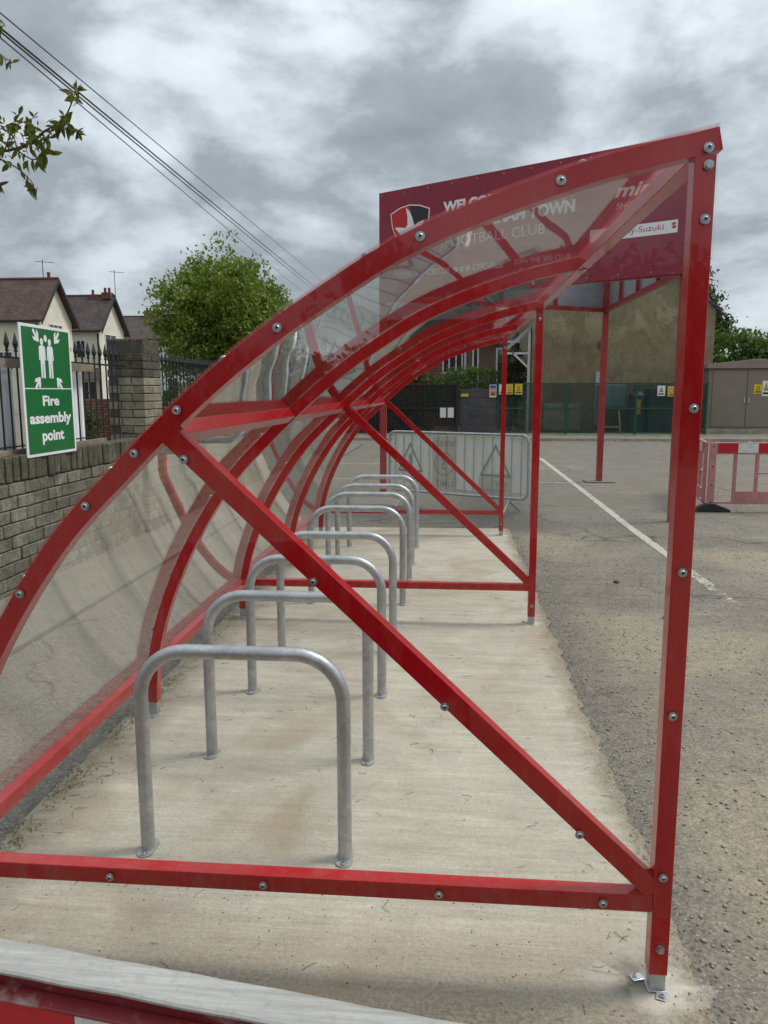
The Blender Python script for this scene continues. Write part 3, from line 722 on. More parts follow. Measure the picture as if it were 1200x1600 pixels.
def drill_dust():
    t = NT('pale_drill_dust'); v = t.coord(kind='World'); n = t.noise(v, 22, 7, .75)
    uv = t.n('ShaderNodeTexCoord').outputs['UV']; ln = t.n('ShaderNodeVectorMath'); ln.operation = 'LENGTH'; t.l(uv, ln.inputs[0])
    a = t.ramp(t.math('ADD', ln.outputs['Value'], t.math('MULTIPLY', n, .9)), [(.62, .75), (1.15, 0.0)])
    df = t.pbr((.60, .56, .47), .95); tr = t.n('ShaderNodeBsdfTransparent'); m = t.n('ShaderNodeMixShader')
    t.l(a, m.inputs[0]); t.l(tr.outputs[0], m.inputs[1]); t.l(df, m.inputs[2]); mat = t.done(m.outputs[0])
    mb = MB(); uvs = []; N_ = 20; rr = random.Random(2)
    P = [(x, y, .085) for y in YS for x in (-1.051, -.349)]+[(XO-.025, Y0+.03, .26), (XO-.1, Y0+.06, .22), (XO-.025, Y2+.03, .17), (XO-.025, Y3+.03, .25)]+[(XL+.025, y+.02, .1) for y in (Ym, Y2, Yn, Y3)]
    for x, y, r in P:
        a0 = rr.uniform(0, 3); vs = [(x, y, .0004)]+[(x+math.cos(k*2*math.pi/N_+a0)*r*rr.uniform(.85, 1.3), y+math.sin(k*2*math.pi/N_+a0)*r*rr.uniform(.85, 1.2), .0004) for k in range(N_)]
        mb.add(vs, [(0, 1+k, 1+(k+1) % N_) for k in range(N_)])
    o = mb.build('drill_dust', mat); me = o.data; ul = me.uv_layers.new(name='UVMap')
    for li, lp in enumerate(me.loops):
        k = lp.vertex_index % (N_+1); ul.data[li].uv = (0, 0) if k == 0 else (math.cos(k*2*math.pi/N_), math.sin(k*2*math.pi/N_))
    stuff(o)
drill_dust()

# ------------------------------------------------------------------ block wall, pier, railings
BW, BH, BD = .232, .096, .10
def block_variants(w, d, h, mat, k=5, nm='brick'):
    out = []
    for i in range(k):
        rr = random.Random(50+i); bm = bmesh.new(); bmesh.ops.create_cube(bm, size=1)
        for q in bm.verts: q.co = Vector((q.co.x*d, q.co.y*w, q.co.z*h))+Vector([rr.uniform(-.0035, .0035) for _ in range(3)])
        bmesh.ops.bevel(bm, geom=bm.edges[:], offset=.006, segments=1, affect='EDGES')
        me = bpy.data.meshes.new(nm); bm.to_mesh(me); bm.free(); me.materials.append(mat); out.append(me)
    return out
wall = empty('block_wall', (-3.6, 6, 0), 'low grey mossy stone block wall with upright coping stones under the railings', 'wall')
V1 = block_variants(BW, BD, BH, BLOCK); VC = block_variants(.094, .21, .20, BLOCKD)
WT = 1.09; CH = .21
rows = 8; z0 = (WT-CH)-rows*(BH+.010)
rr = random.Random(3)
far = MB()
def wall_run(ya, yb, ind_a, ind_b):
    for r in range(-1, rows):
        y = ya+(.12 if r % 2 else 0); z = z0+r*(BH+.01)+BH/2
        while y < yb-.05:
            w = min(BW, yb-y)
            if ind_a <= y+w/2 <= ind_b and w > BW*.9:
                o = link('brick', V1[rr.randrange(5)], wall); o.location = (-3.55+rr.uniform(-.004, .004), y+w/2, z); o.rotation_euler = (rr.uniform(-.006, .006), 0, rr.uniform(-.012, .012))
            else: far.box((-3.55+rr.uniform(-.004, .004), y+w/2, z), (BD, w, BH))
            y += BW+.010
    y = ya
    while y < yb-.05:
        if ind_a <= y <= ind_b:
            o = link('coping_brick', VC[rr.randrange(5)], wall); o.location = (-3.6+rr.uniform(-.008, .008), y+.047, WT-CH/2+rr.uniform(-.006, .006)); o.rotation_euler = (rr.uniform(-.04, .04), 0, rr.uniform(-.03, .03))
        else: far.box((-3.6+rr.uniform(-.008, .008), y+.047, WT-CH/2+rr.uniform(-.006, .006)), (.21, .094, .20))
        y += .108
wall_run(2.6, 8.55, 5.35, 8.55); wall_run(9.15, 24, 9.15, 10.6)
stuff(far.build('brickwork', BLOCK, wall))
mb = MB(); mb.span((-3.68, 2.6, -.1), (-3.515, 8.59, WT-.03)); mb.span((-3.68, 9.13, -.1), (-3.515, 24, WT-.03)); mb.build('mortar_core', MORTAR, wall)
pier = empty('block_pier', (-3.66, 8.86, 0), 'tall square stone block pier topping the wall between two lengths of railing', 'pier')
VP = block_variants(.235, .125, .082, PIERB); VP2 = block_variants(.235, .125, .082, BLOCKD)
px0, px1, py0, py1 = -3.872, -3.448, 8.60, 9.13
PT = 2.19
for r in range(22):
    z = PT-.16-.041-r*.0905
    if z < .1: break
    top = VP2 if r < 3 else VP
    def put(x, y, rot, sx=1):
        o = link('brick', top[rr.randrange(5)], pier); o.location = (x, y, z); o.rotation_euler = (0, 0, rot+rr.uniform(-.01, .01)); o.scale = (1, sx, 1)
    f = r % 2
    Lx = px1-px0; Ly = py1-py0; t = .125
    # near face (blocks along x) and +x face (blocks along y), alternating at the corner
    if f:
        a, b = px0+t, px1
    else: a, b = px0, px1-t
    w = (b-a-.008)/2
    for k in range(2): put(a+w/2+k*(w+.008), py0+t/2, math.pi/2, w/.235); put(a+w/2+k*(w+.008), py1-t/2, math.pi/2, w/.235)
    if f: a, b = py0+t+.008, py1-t-.008
    else: a, b = py0, py1
    n = 1 if f else 2; w = (b-a-.008*(n-1))/n
    for k in range(n): put(px1-t/2, a+w/2+k*(w+.008), 0, w/.235)
for k in range(5): 
    o = link('coping_brick', VC[k], pier); o.location = (px0+.045+k*.084, (py0+py1)/2, PT-.08+.004*(k % 2)); o.scale = (1, .85, .78); o.rotation_euler = (0, 0, math.pi/2); o.rotation_euler.z += .01*k-.02
    o.scale = (2.5, .85, .78)
    o.rotation_euler = (0, 0, math.pi/2+.01*k-.02) if False else (0, 0, 0); o.scale = (.40, 5.2, .78)
mb = MB(); mb.span((px0+.01, py0+.012, -.1), (px1-.012, py1-.01, PT-.03)); mb.build('mortar_core', MORTAR, pier)

def spear(mb, x, y, zb, zt):
    mb.tube([(x, y, zb), (x, y, zt-.16)], .008, 6)
    mb.tube([(x, y, zt-.165), (x, y, zt-.15)], .016, 6); mb.tube([(x, y, zt-.15), (x, y, zt-.10)], .008, 6, True, .024); mb.tube([(x, y, zt-.10), (x, y, zt)], .024, 6, True, .001)
def railing(ya, yb, label, zt=2.10):
    rl = empty('railing', (-3.66, ya, WT), label, 'railing', 'black spear-topped railings along the block wall')
    n = int((yb-ya)/.1325)
    sp0 = MB(); spear(sp0, 0, 0, 0, zt-WT+.005); me = sp0.mesh('railing_bar', BLACK)
    for i in range(n):
        o = link('railing_bar', me, rl); o.location = (-3.66, ya+.06+i*.1325, WT-.005)
    mb = MB(); mb.span((-3.668, ya, 1.875), (-3.652, yb, 1.893)); mb.build('top_bar', BLACK, rl)
    mb = MB(); mb.span((-3.666, ya, 1.14), (-3.654, yb, 1.152)); mb.build('bottom_bar', BLACK, rl)
    return rl
railing(4.6, 8.57, 'black spear-topped railing on the near side of the pier, behind the green sign')
railing(9.15, 18, 'black iron spear-topped railing on the wall beyond the stone pier')
# timber rails + white sheets clipped to the railing behind the sign
hb = empty('sheeting_frame', (-3.63, 6, WT), 'timber framed white sheet panels fixed to the railing behind the green sign', 'hoarding')
MB().span((-3.645, 4.6, 1.80), (-3.60, 7.70, 1.872)).build('timber_rail', TIMBER, hb, .003)
MB().span((-3.645, 4.6, WT-.02), (-3.60, 7.90, 1.125)).build('timber_rail', TIMBER, hb, .003)
for i, (a, b) in enumerate([(4.7, 5.6), (5.63, 6.40), (6.98, 7.30), (7.33, 7.66)]):
    mb = MB(); y = a
    while y < b-.02:
        w = min(.16, b-y); mb.span((-3.735 if int(y*10) % 2 else -3.728, y, 1.10), (-3.72, y+w-.004, 1.815)); y += w
    mb.build('white_sheet', WHITEP, hb, .002)
MB().span((-3.74, 7.55, 1.08), (-3.70, 7.63, 1.84)).build('corner_batten', WHITEP, hb, .002)

# ------------------------------------------------------------------ fire assembly sign
sg = empty('safety_sign', (-3.48, 6.56, 1.06), 'green and white fire assembly point sign standing on the wall against the railing', 'sign')
sy0, sy1, sz0, sz1 = 6.135, 6.985, 1.06, 2.158
def SP(a, b, off=0): return (-3.48+off, sy0+a*(sy1-sy0), sz0+b*(sz1-sz0))     # a,b in 0..1, faces +X
def sgpoly(name, poly, mat, o0=.0, o1=.001): return MB().prism(poly, lambda a, b, t: SP(a, b, t), o0, o1).build(name, mat, sg)
MB().prism([(0, 0), (1, 0), (1, 1), (0, 1)], lambda a, b, t: SP(a, b, t), -.010, 0).build('sign_plate', SIGNW, sg, .001)
sgpoly('green_panel', [(.035, .022), (.965, .022), (.965, .515), (.035, .515)], SIGNG, 0, .0012)
sgpoly('green_panel', [(.035, .524), (.965, .524), (.965, .978), (.035, .978)], SIGNG, 0, .0012)
AS = (sz1-sz0)/(sy1-sy0)
def stick(cx, body, hd):
    def T(dx, dy): return (cx+dx, dy)
    k = []
    sgpoly('figure', [T(-.058, .835), T(-.035, .85), T(.035, .85), T(.058, .835), T(.066, .74), T(.048, .735), T(.042, .80), T(.040, .60), T(.008, .60), T(.004, .715), T(-.004, .715), T(-.008, .60), T(-.040, .60), T(-.042, .80), T(-.048, .735), T(-.066, .74)], SIGNW, .0012, .002)
    sgpoly('figure_head', [T(math.cos(t)*.03, hd+math.sin(t)*.03/AS*1.15) for t in [k*math.pi/8 for k in range(16)]], SIGNW, .0012, .002)
stick(.40, 0, .878); stick(.555, 0, .878)
sgpoly('figure_head', [(.4775+math.cos(t)*.03, .906+math.sin(t)*.027) for t in [k*math.pi/8 for k in range(16)]], SIGNW, .0012, .002)
def arrow(cx, cy, ang):
    P = [(-.5, -.12), (.02, -.12), (-.16, -.32), (.06, -.42), (.5, 0), (.06, .42), (-.16, .32), (.02, .12), (-.5, .12)]
    P = [(-.55, -.11), (.0, -.11), (-.30, -.36), (.0, -.40), (.45, -.04), (.45, .04), (.0, .40), (-.30, .36), (.0, .11), (-.55, .11)]
    c, s_ = math.cos(ang), math.sin(ang); q = []
    for a, b in P: a *= .15; b *= .15; x = a*c-b*s_; y = a*s_+b*c; q.append((cx+x, cy+y/AS))
    sgpoly('arrow', q, SIGNW, .0012, .002)
arrow(.30, .915, -math.pi*.27); arrow(.70, .915, -math.pi*.73); arrow(.29, .565, math.pi*.27); arrow(.71, .565, math.pi*.73)
for body, a0, a1, b0, b1 in (('Fire', .35, .68, .385, .465), ('assembly', .085, .92, .225, .335), ('point', .30, .74, .085, .195)):
    text_mesh('lettering', body, SP(a0, b0, .0012), (0, 1, 0), (0, 0, 1), (a1-a0)*(sy1-sy0), (b1-b0)*(sz1-sz0), SIGNW, sg, .035, 0, .0004)

# ------------------------------------------------------------------ welcome board on triangular frame
PL = Vector((-1.06, 12.15, 0)); PN = Vector((2.72, 9.79, 0)); PB = Vector((2.667, 14.22, 0))
tot = empty('welcome_board', (1.5, 12, 0), 'tall three-sided maroon football club welcome board raised on faded red posts', 'sign board')
for p in (PL+Vector((-.0, .06, 0)), PN+Vector((.045, .07, 0)), PB):
    MB().span((p.x-.05, p.y-.05, -.02), (p.x+.05, p.y+.05, 4.46)).build('post', PINKRED, tot, .003)
    if p.y > 13: MB().box((p.x, p.y, -.003), (.5, .40, .02)).build('footing', CONC2, tot)
U = (PN-PL).normalized(); NRM = U.cross(Vector((0, 0, 1)))       # faces the camera (-Y side)
if NRM.y > 0: NRM = -NRM
BLn = (PN-PL).length
def BP(s_, z, off=0): return PL+U*s_+NRM*(.055+off)+Vector((0, 0, z))
def board(A, B, inset=.055, name='board_panel', front=MAROON):
    u = (B-A).normalized(); n = Vector((u.y, -u.x, 0)); c = (PL+PN+PB)/3
    if (A+B).dot(n)/2 < c.dot(n): n = -n
    L = (B-A).length
    def Q(s_, z, off): return A+u*s_+n*off+Vector((0, 0, z))
    MB().prism([(-.02, 2.975), (L+.02, 2.975), (L+.02, 4.515), (-.02, 4.515)], lambda a, b, t: Q(a, b, t), inset-.012, inset-.002).build('board_back', BOARDBACK, tot)
    MB().prism([(-.02, 2.972), (L+.02, 2.972), (L+.02, 4.518), (-.02, 4.518)], lambda a, b, t: Q(a, b, t), inset-.001, inset+.004).build('board_panel', front, tot)
    for z in (2.995, 4.42): MB().bar(Q(.05, z, -.01), Q(L-.05, z, -.01), .06, .07).build('frame_rail', PINKRED, tot, .002)
    for k in (.25, .5, .75): MB().bar(Q(L*k, 3.03, .0), Q(L*k, 4.385, .0), .05, .05, u).build('frame_rib', PINKRED, tot, .002)
    return Q
Qf = board(PL, PN); board(PN, PB); board(PB, PL)
print('NRM', NRM, U)
for s_ in [i*.405+.04 for i in range(12)]:
    for z in (4.47, 3.02):
        o = link('rivet', bolt_mesh(), tot); o.location = BP(s_, z, .0045); o.rotation_euler = NRM.to_track_quat('Z', 'Y').to_euler(); o.scale = (.7, .7, .7)
UP = Vector((0, 0, 1)); OFF = .0046
def btext(body, s0, s1, z0, z1, bold=0, shear=0, mat=None, off=OFF): return text_mesh('lettering', body, BP(s0, z0, off), U, UP, s1-s0, z1-z0, mat or SIGNW, tot, bold, shear)
btext('WELCOME TO', 1.115, 2.42, 4.095, 4.238, .045); btext('CHELTENHAM TOWN', 1.12, 3.09, 3.845, 4.005, .045)
btext('FOOTBALL CLUB', 1.16, 2.685, 3.63, 3.76, -.012); btext('FOLLOW US  >', .262, .78, 3.262, 3.345, -.010); btext('CTFC.COM', .838, 1.222, 3.262, 3.348, .006)
btext('CTFCofficial', 1.608, 2.08, 3.255, 3.345, .006); btext('JOIN THE 500 CLUB', 2.251, 3.05, 3.262, 3.345, -.012)
btext('mira', 3.60, 4.16, 3.935, 4.085, .03, .35); btext('SHOWERS', 3.62, 4.12, 3.80, 3.87, 0, .3)
def bpoly(name, poly, mat, o0=OFF, o1=OFF+.001): return MB().prism(poly, lambda a, b, t: BP(a, b, t), o0, o1).build(name, mat, tot)
bpoly('sponsor_plate', [(3.30, 3.447), (4.378, 3.447), (4.378, 3.592), (3.30, 3.592)], SIGNW)
btext('ely-Suzuki', 3.74, 4.215, 3.475, 3.565, .004, 0, REDINK, OFF+.001)
bpoly('sponsor_emblem', [(4.30, 3.548), (4.335, 3.572), (4.37, 3.548), (4.335, 3.540), (4.37, 3.515), (4.335, 3.49), (4.30, 3.515), (4.335, 3.524)], REDINK, OFF+.001, OFF+.002)
# icons
for k, cx in enumerate((1.335, 1.435, 1.535)):
    circ = [(cx+math.cos(t)*.036, 3.302+math.sin(t)*.038) for t in [j*math.pi/8 for j in range(16)]]
    if k < 2: bpoly('social_icon', circ, SIGNW)
    else: bpoly('social_icon', [(cx-.045, 3.325), (cx, 3.31), (cx+.01, 3.335), (cx+.035, 3.33), (cx+.045, 3.318), (cx+.03, 3.29), (cx, 3.265), (cx-.045, 3.27), (cx-.02, 3.285), (cx-.04, 3.30)], SIGNW)
btext('f', 1.323, 1.35, 3.272, 3.333, .02, 0, MAROON, OFF+.001); bpoly('icon_detail', [(1.435+math.cos(t)*.02, 3.302+math.sin(t)*.021) for t in [j*math.pi/8 for j in range(16)]], MAROON, OFF+.001, OFF+.002)
# shield with two-winged bird shape
SHO = [(.19, 4.195), (.36, 4.262), (.54, 4.285), (.72, 4.255), (.89, 4.19), (.875, 4.02), (.80, 3.84), (.70, 3.71), (.55, 3.60), (.40, 3.70), (.29, 3.84), (.22, 4.0)]
def shr(P, k, c=(.54, 3.97)): return [(c[0]+(a-c[0])*k, c[1]+(b-c[1])*k) for a, b in P]
bpoly('shield_border', SHO, SIGNW); bpoly('shield_field', shr(SHO, .955), REDINK, OFF+.001, OFF+.002)
bpoly('shield_field', [(.53, 4.262), (.72, 4.236), (.868, 4.175), (.852, 4.02), (.80, 4.05), (.73, 4.03), (.66, 3.95), (.62, 4.0), (.58, 4.12)], INK, OFF+.002, OFF+.003)
bpoly('shield_bird', [(.47, 4.245), (.53, 4.20), (.585, 4.10), (.62, 3.98), (.70, 4.02), (.80, 4.04), (.74, 3.95), (.71, 3.86), (.66, 3.76), (.55, 3.70), (.46, 3.76), (.40, 3.86), (.27, 3.99), (.37, 3.985), (.46, 3.965), (.50, 4.0), (.50, 4.12)], SIGNW, OFF+.003, OFF+.004)

# ------------------------------------------------------------------ crowd barrier with banner
CL = Vector((-.893, 11.15, 0)); CR = Vector((1.023, 10.155, 0)); cu_ = (CR-CL).normalized(); cn = Vector((cu_.y, -cu_.x, 0)); CLn = (CR-CL).length
cb = empty('crowd_barrier', (CL+CR)/2, 'galvanised crowd control barrier covered by a pale see-through banner with reversed speed limit print', 'barrier')
def CP(s_, z, off=0): return CL+cu_*s_+cn*off+Vector((0, 0, z))
fr = []
x0, x1, zb, zt, r = .02, CLn-.02, .205, 1.04, .10
for (cx, cz, a0) in ((x0+r, zt-r, math.pi), (x1-r, zt-r, math.pi/2), (x1-r, zb+r, 0), (x0+r, zb+r, -math.pi/2)):
    for k in range(6): a = a0-k/5*math.pi/2; fr.append(CP(cx+math.cos(a)*r, cz+math.sin(a)*r))
fr.append(fr[0]); MB().tube(fr, .019, 8).build('outer_frame', GALV, cb)
mb0 = MB()
nb = 15
for i in range(nb):
    s_ = .12+i*(CLn-.24)/(nb-1); MB().tube([CP(s_, zb+.012), CP(s_, zt-.012)], .0065, 6).build('upright_bar', GALV, cb)
for s_ in (.28, CLn-.28):
    MB().tube([CP(s_, .20, .0), CP(s_-.0, .16, .02), CP(s_+.03, .005, .30)], .014, 6).tube([CP(s_, .20, 0), CP(s_, .16, -.02), CP(s_+.03, .005, -.30)], .014, 6).build('foot', GALV, cb)
def banner():
    mb = MB(); n = 40; m = 12; vs = []
    def off(a, b): return -.022-.010*math.sin(a*17)*math.cos(b*4)-.006*math.sin(a*41+b*7)
    for j in range(m+1):
        for i in range(n+1):
            a = i/n; b = j/m; sag = (.012*math.sin(a*math.pi*5)) if j == 0 else 0
            vs.append(CP(.05+a*(CLn-.10), .255+sag+b*(.755)+(.02*a if j == 0 else 0), off(a, b)))
    k = len(vs); vs += [v-cn*.0015 for v in vs]
    fs = [(j*(n+1)+i, j*(n+1)+i+1, (j+1)*(n+1)+i+1, (j+1)*(n+1)+i) for j in range(m) for i in range(n)]
    fs += [tuple(q+k for q in f[::-1]) for f in fs]
    mb.sm = True; mb.add(vs, fs); return mb.build('banner', BANNER, cb)
bn = banner()
BO = -.0045
def cpoly(poly, mat, o=BO): return MB().prism(poly, lambda a, b, t: CP(a, b, t), o, o+.0006).build('banner_print', mat, bn)
def ctext(body, s0, s1, z0, z1, bold=.01): return text_mesh('banner_lettering', body, CP(s1, z0, BO+.002), -cu_, UP, s1-s0, z1-z0, FAINT, bn, bold)
def ring(cx, cz, r0, r1, mat, sx=1):
    mb = MB(); N_ = 28
    for k in range(N_):
        a, b = 2*math.pi*k/N_, 2*math.pi*(k+1)/N_
        mb.prism([(cx+math.cos(a)*r0*sx, cz+math.sin(a)*r0), (cx+math.cos(b)*r0*sx, cz+math.sin(b)*r0), (cx+math.cos(b)*r1*sx, cz+math.sin(b)*r1), (cx+math.cos(a)*r1*sx, cz+math.sin(a)*r1)], lambda a, b, t: CP(a, b, t), BO, BO+.0006)
    return mb.build('banner_print', mat, bn)
def tri(cx, z0, w, h, mat):
    mb = MB(); A = [(cx-w/2, z0), (cx+w/2, z0), (cx, z0+h)]; c = (cx, z0+h*.36); B = [(c[0]+(a-c[0])*.80, c[1]+(b-c[1])*.80) for a, b in A]
    for i in range(3): j = (i+1) % 3; mb.prism([A[i], A[j], B[j], B[i]], lambda a, b, t: CP(a, b, t), BO, BO+.0006)
    return mb.build('banner_print', mat, bn)
cpoly([(.72, .27), (1.06, .27), (1.06, .99), (.72, .99)], FAINTY, BO-.001)
ctext('SPEED', .74, 1.06, .86, .93); ctext('LIMIT', .76, 1.04, .30, .38); ctext('5', .86, .93, .53, .69, .03); ring(.90, .61, .17, .14, FAINTR, .95)
tri(.36, .48, .42, .42, FAINT); tri(1.67, .48, .46, .44, FAINT)
cpoly([(.33, .53), (.35, .53), (.36, .60), (.385, .53), (.405, .53), (.375, .66), (.39, .70), (.36, .74), (.33, .69), (.34, .64)], FAINT)
ctext('CV', 1.66, 1.84, .34, .43, .01); ctext('TURNING', 1.46, 1.84, .27, .315, 0); cpoly([(1.43, .26), (1.86, .26), (1.86, .46), (1.43, .46)], FAINTY, BO-.001)
ctext('GO SLOW', .24, .56, .33, .40, 0)

# ------------------------------------------------------------------ pedestrian barriers (far right)
def ped_barrier(A, B, label, foot_end=True):
    A, B = Vector(A), Vector(B); u = (B-A).normalized(); n = Vector((u.y, -u.x, 0)); L = (B-A).length
    e = empty('pedestrian_barrier', A, label, 'barrier', 'red and white plastic pedestrian barriers')
    def P(s_, z, o=0): return A+u*s_+n*o+Vector((0, 0, z))
    def pl(name, s0, s1, z0, z1, mat, t=.02, bev=.004): return MB().prism([(s0, z0), (s1, z0), (s1, z1), (s0, z1)], lambda a, b, k: P(a, b, k), -t, t).build(name, mat, e, bev)
    pl('end_post', 0, .085, .09, .925, PINKPL, .022); pl('end_post', L-.085, L, .09, .925, PINKPL, .022)
    pl('top_rail', .085, L-.085, .765, .925, PINKPL, .018)
    k = 0; s_ = .10
    while s_ < L-.11:
        w = min(.262, L-.10-s_); MB().prism([(s_, .785), (s_+w, .785), (s_+w, .912), (s_, .912)], lambda a, b, q: P(a, b, q), -.0225, .0225).build('reflective_strip', REDREF if k % 2 == 0 else WHREF, e); s_ += w; k += 1
    pl('base_rail', .085, L-.085, .095, .13, PINKPL, .02)
    pl('kick_board', .32, L-.32, .13, .27, PINKPL, .014)
    xs = [.32, .60]
    x = .32; i = 0
    while x < L-.3:
        pl('upright', x, x+.045, .27, .765, PINKPL, .016); 
        if i % 3 == 1: pl('cross_bar', x+.045, min(x+.285, L-.09), .50, .52, PINKPL, .014)
        x += .285; i += 1
    for z in (.35, .6, .87, .12): MB().tube([P(.042, z, .0222), P(.042, z, .026)], .011, 8).build('fixing_hole', INK, e)
    if foot_end:
        for s0 in (.04, L-.04):
            mb = MB(); 
            mb.prism([(-.26, -.012), (.26, -.012), (.26, .02), (.05, .10), (-.05, .10), (-.26, .02)], lambda a, b, q: P(s0, 0)+u*(a)+n*q+Vector((0, 0, b)), -.06, .06)
            mb.build('rubber_foot', RUBBER, e, .005)
    return e
ped_barrier((3.46, 10.75, 0), (5.42, 10.80, 0), 'faded pink plastic barrier with red and white strip at the right edge')
ped_barrier((3.80, 12.75, 0), (3.44, 10.83, 0), 'faded pink plastic barrier seen almost end-on beside the tall front red post', False)

# near barrier under the camera
A = Vector((-1.15, .84, 0)); du = Vector((.989, -.146, 0)).normalized(); dn = Vector((du.y, -du.x, 0)); 
nb_ = empty('pedestrian_barrier', A, 'scuffed grey-topped plastic barrier in the immediate foreground at bottom left', 'barrier', 'red and white plastic pedestrian barriers')
def NP(s_, o, z): return Vector((-.479, .7185, 0))+du*s_+dn*o+Vector((0, 0, z))      # o > 0 towards the camera
def npl(name, s0, s1, prof, mat, bev=.002): return MB().prism(prof, lambda a, b, t: NP(t, a, b), s0, s1).build(name, mat, nb_, bev)
def wob(): pass
def top_flange():
    mb = MB(); n = 60; vs = []; rr2 = random.Random(8)
    for i in range(n+1):
        s_ = -.7+i*1.9/n; j1 = rr2.uniform(-.0011, .0011); j2 = rr2.uniform(-.0011, .0011)
        for o, z in ((-.021+j1, .997), (-.021+j1, 1.000), (-.018+j1, 1.002), (.020+j2, 1.002), (.0225+j2, 1.000), (.0225+j2, .9975)): vs.append(NP(s_, o, z))
    fs = [tuple(range(6)), tuple(range(6*n+5, 6*n-1, -1))]
    for i in range(n):
        for k in range(6): a = 6*i+k; b = 6*i+(k+1) % 6; fs.append((a, b, b+6, a+6))
    mb.add(vs, fs); return mb.build('top_flange', GREYPL, nb_)
top_flange()
npl('recess', -.7, 1.2, [(-.012, .976), (.010, .976), (.013, .9968), (-.012, .9968)], GREYRED, 0)
npl('lower_lip', -.7, 1.2, [(-.016, .968), (.026, .968), (.026, .971), (.012, .9755), (-.016, .9755)], GREYRED, .001)
s_ = -.742+.005; k = 0
for a, b, mat in ((-.70, -.155, WHREF), (-.155, .105, REDREF), (.105, .40, WHREF), (.40, .68, REDREF), (.68, .96, WHREF), (.96, 1.2, REDREF)):
    MB().prism([(.0, .80), (.0245, .80), (.0245, .967), (.0, .967)], lambda p, q, t: NP(t, p, q), a+.0006, b-.0006).build('reflective_strip', mat, nb_)
npl('body', -.7, 1.2, [(-.02, .30), (-.001, .30), (-.001, .967), (-.02, .967)], GREYRED, .002)
for s_ in (-.6, 1.1): MB().prism([(-.26, 0), (.26, 0), (.05, .10), (-.05, .10)], lambda a, b, t: NP(s_+t, a, b), -.1, .1).build('rubber_foot', RUBBER, nb_, .004)
for s_ in (-.65, 0, .55, 1.15): npl('upright', s_-.03, s_+.03, [(-.02, .08), (.018, .08), (.018, .2995), (-.02, .2995)], GREYRED, .002)

# ------------------------------------------------------------------ far boundary: fence, cabinets, buildings
fc = empty('mesh_fence', (5.4, 29, 0), 'green see-through mesh fence with rails in front of the buff gable wall', 'fence')
FX0, FX1, FY, FZ = 1.70, 9.12, 29.0, 1.88
x = FX0; 
while x < FX1+.1: MB().span((x-.035, FY-.035, 0), (x+.035, FY+.035, FZ+.03)).build('post', GREENP, fc); x += 2.47
for i in range(3):
    a = FX0+i*2.47+.04; MB().span((a, FY-.006, .12), (a+2.39, FY-.002, FZ-.03)).build('mesh_panel', NET, fc)
    for z in (.12, .99, FZ): MB().span((a, FY-.03, z-.025), (a+2.39, FY+.03-.01, z+.025)).build('rail', GREENP, fc)
gt = empty('metal_gate', (-1.2, 28.8, 0), 'dark barred double gate backed by black netting between hedge and grey boards', 'gate')
for x in (-5.4, -2.5, .22): MB().span((x-.05, 28.75, 0), (x+.05, 28.85, 2.0)).build('post', BLACK, gt)
for z in (.15, 1.0, 1.85): MB().span((-5.35, 28.78, z-.025), (.17, 28.82, z+.025)).build('rail', BLACK, gt)
gm = MB().tube([(0, 0, 0), (0, 0, 1.95)], .009, 5).mesh('gate_bar', BLACK)
for i in range(46): o = link('gate_bar', gm, gt); o.location = (-5.3+i*.12, 28.8, .08)
MB().span((-5.35, 28.84, .08), (.17, 28.845, 1.88)).build('netting', DARKNET, gt)
for x in (-.30, -.02): MB().span((x-.11, 28.765, .66), (x+.11, 28.77, 1.02)).build('notice', PAPER, gt)
bd = empty('boarded_gate', (.95, 28.9, 0), 'dark grey horizontal board panel between the barred gate and green mesh fence', 'gate')
for i in range(5): MB().span((.30, 28.86, .06+i*.33), (1.63, 28.90, .06+i*.33+.315)).build('board', DGREY, bd, .008)
MB().span((.34, 28.84, 1.42), (.62, 28.858, 1.52)).build('plate', YELLOW, bd)
def notice(x, z, w, h, parts, label, y=28.80):
    e = empty('warning_notice', (x, y, z), label, 'sign', 'small notices fixed to the far fence')
    MB().span((x-w/2, y, z-h/2), (x+w/2, y+.006, z+h/2)).build('plate', PAPER if parts[0] != 'y' else YELLOW, e)
    def poly(P, mat, o=.001): MB().prism([(x+a*w/2, z+b*h/2) for a, b in P], lambda a, b, t: (a, t, b), y-.001-o, y-o).build('print', mat, e)
    if 't' in parts:
        poly([(-.55, -.25), (.55, -.25), (0, .75)], INK); poly([(-.34, -.13), (.34, -.13), (0, .5)], YELLOW, .002); poly([(-.06, -.05), (.06, .1), (.0, .15), (.07, .35), (-.06, .15), (.0, .1)], INK, .003)
        poly([(-.75, -.75), (.75, -.75), (.75, -.5), (-.75, -.5)], INK)
    if 'b' in parts:
        poly([(-.85, .35), (.85, .35), (.85, .9), (-.85, .9)], BLUE); poly([(-.85, .1), (.85, .1), (.85, .25), (-.85, .25)], REDINK); poly([(-.9, -.8), (.9, -.8), (.9, .0), (-.9, .0)], ORANGE); poly([(-.5, -.6), (.5, -.6), (0, -.15)], INK, .002)
    if 'r' in parts:
        poly([(math.cos(t)*.6, .15+math.sin(t)*.5) for t in [k*math.pi/6 for k in range(12)]], REDINK); poly([(math.cos(t)*.4, .15+math.sin(t)*.33) for t in [k*math.pi/6 for k in range(12)]], PAPER, .002); poly([(-.12, -.05), (.12, -.05), (.12, .35), (-.12, .35)], INK, .003)
        poly([(-.75, -.8), (.75, -.8), (.75, -.6), (-.75, -.6)], INK)
    return e
notice(1.50, 1.62, .25, .46, 'b', 'tall blue, red and orange site safety notice at the left end of the mesh fence')
notice(1.85, 1.68, .26, .36, 't', 'white and yellow warning notice partly hidden behind the far shelter post')
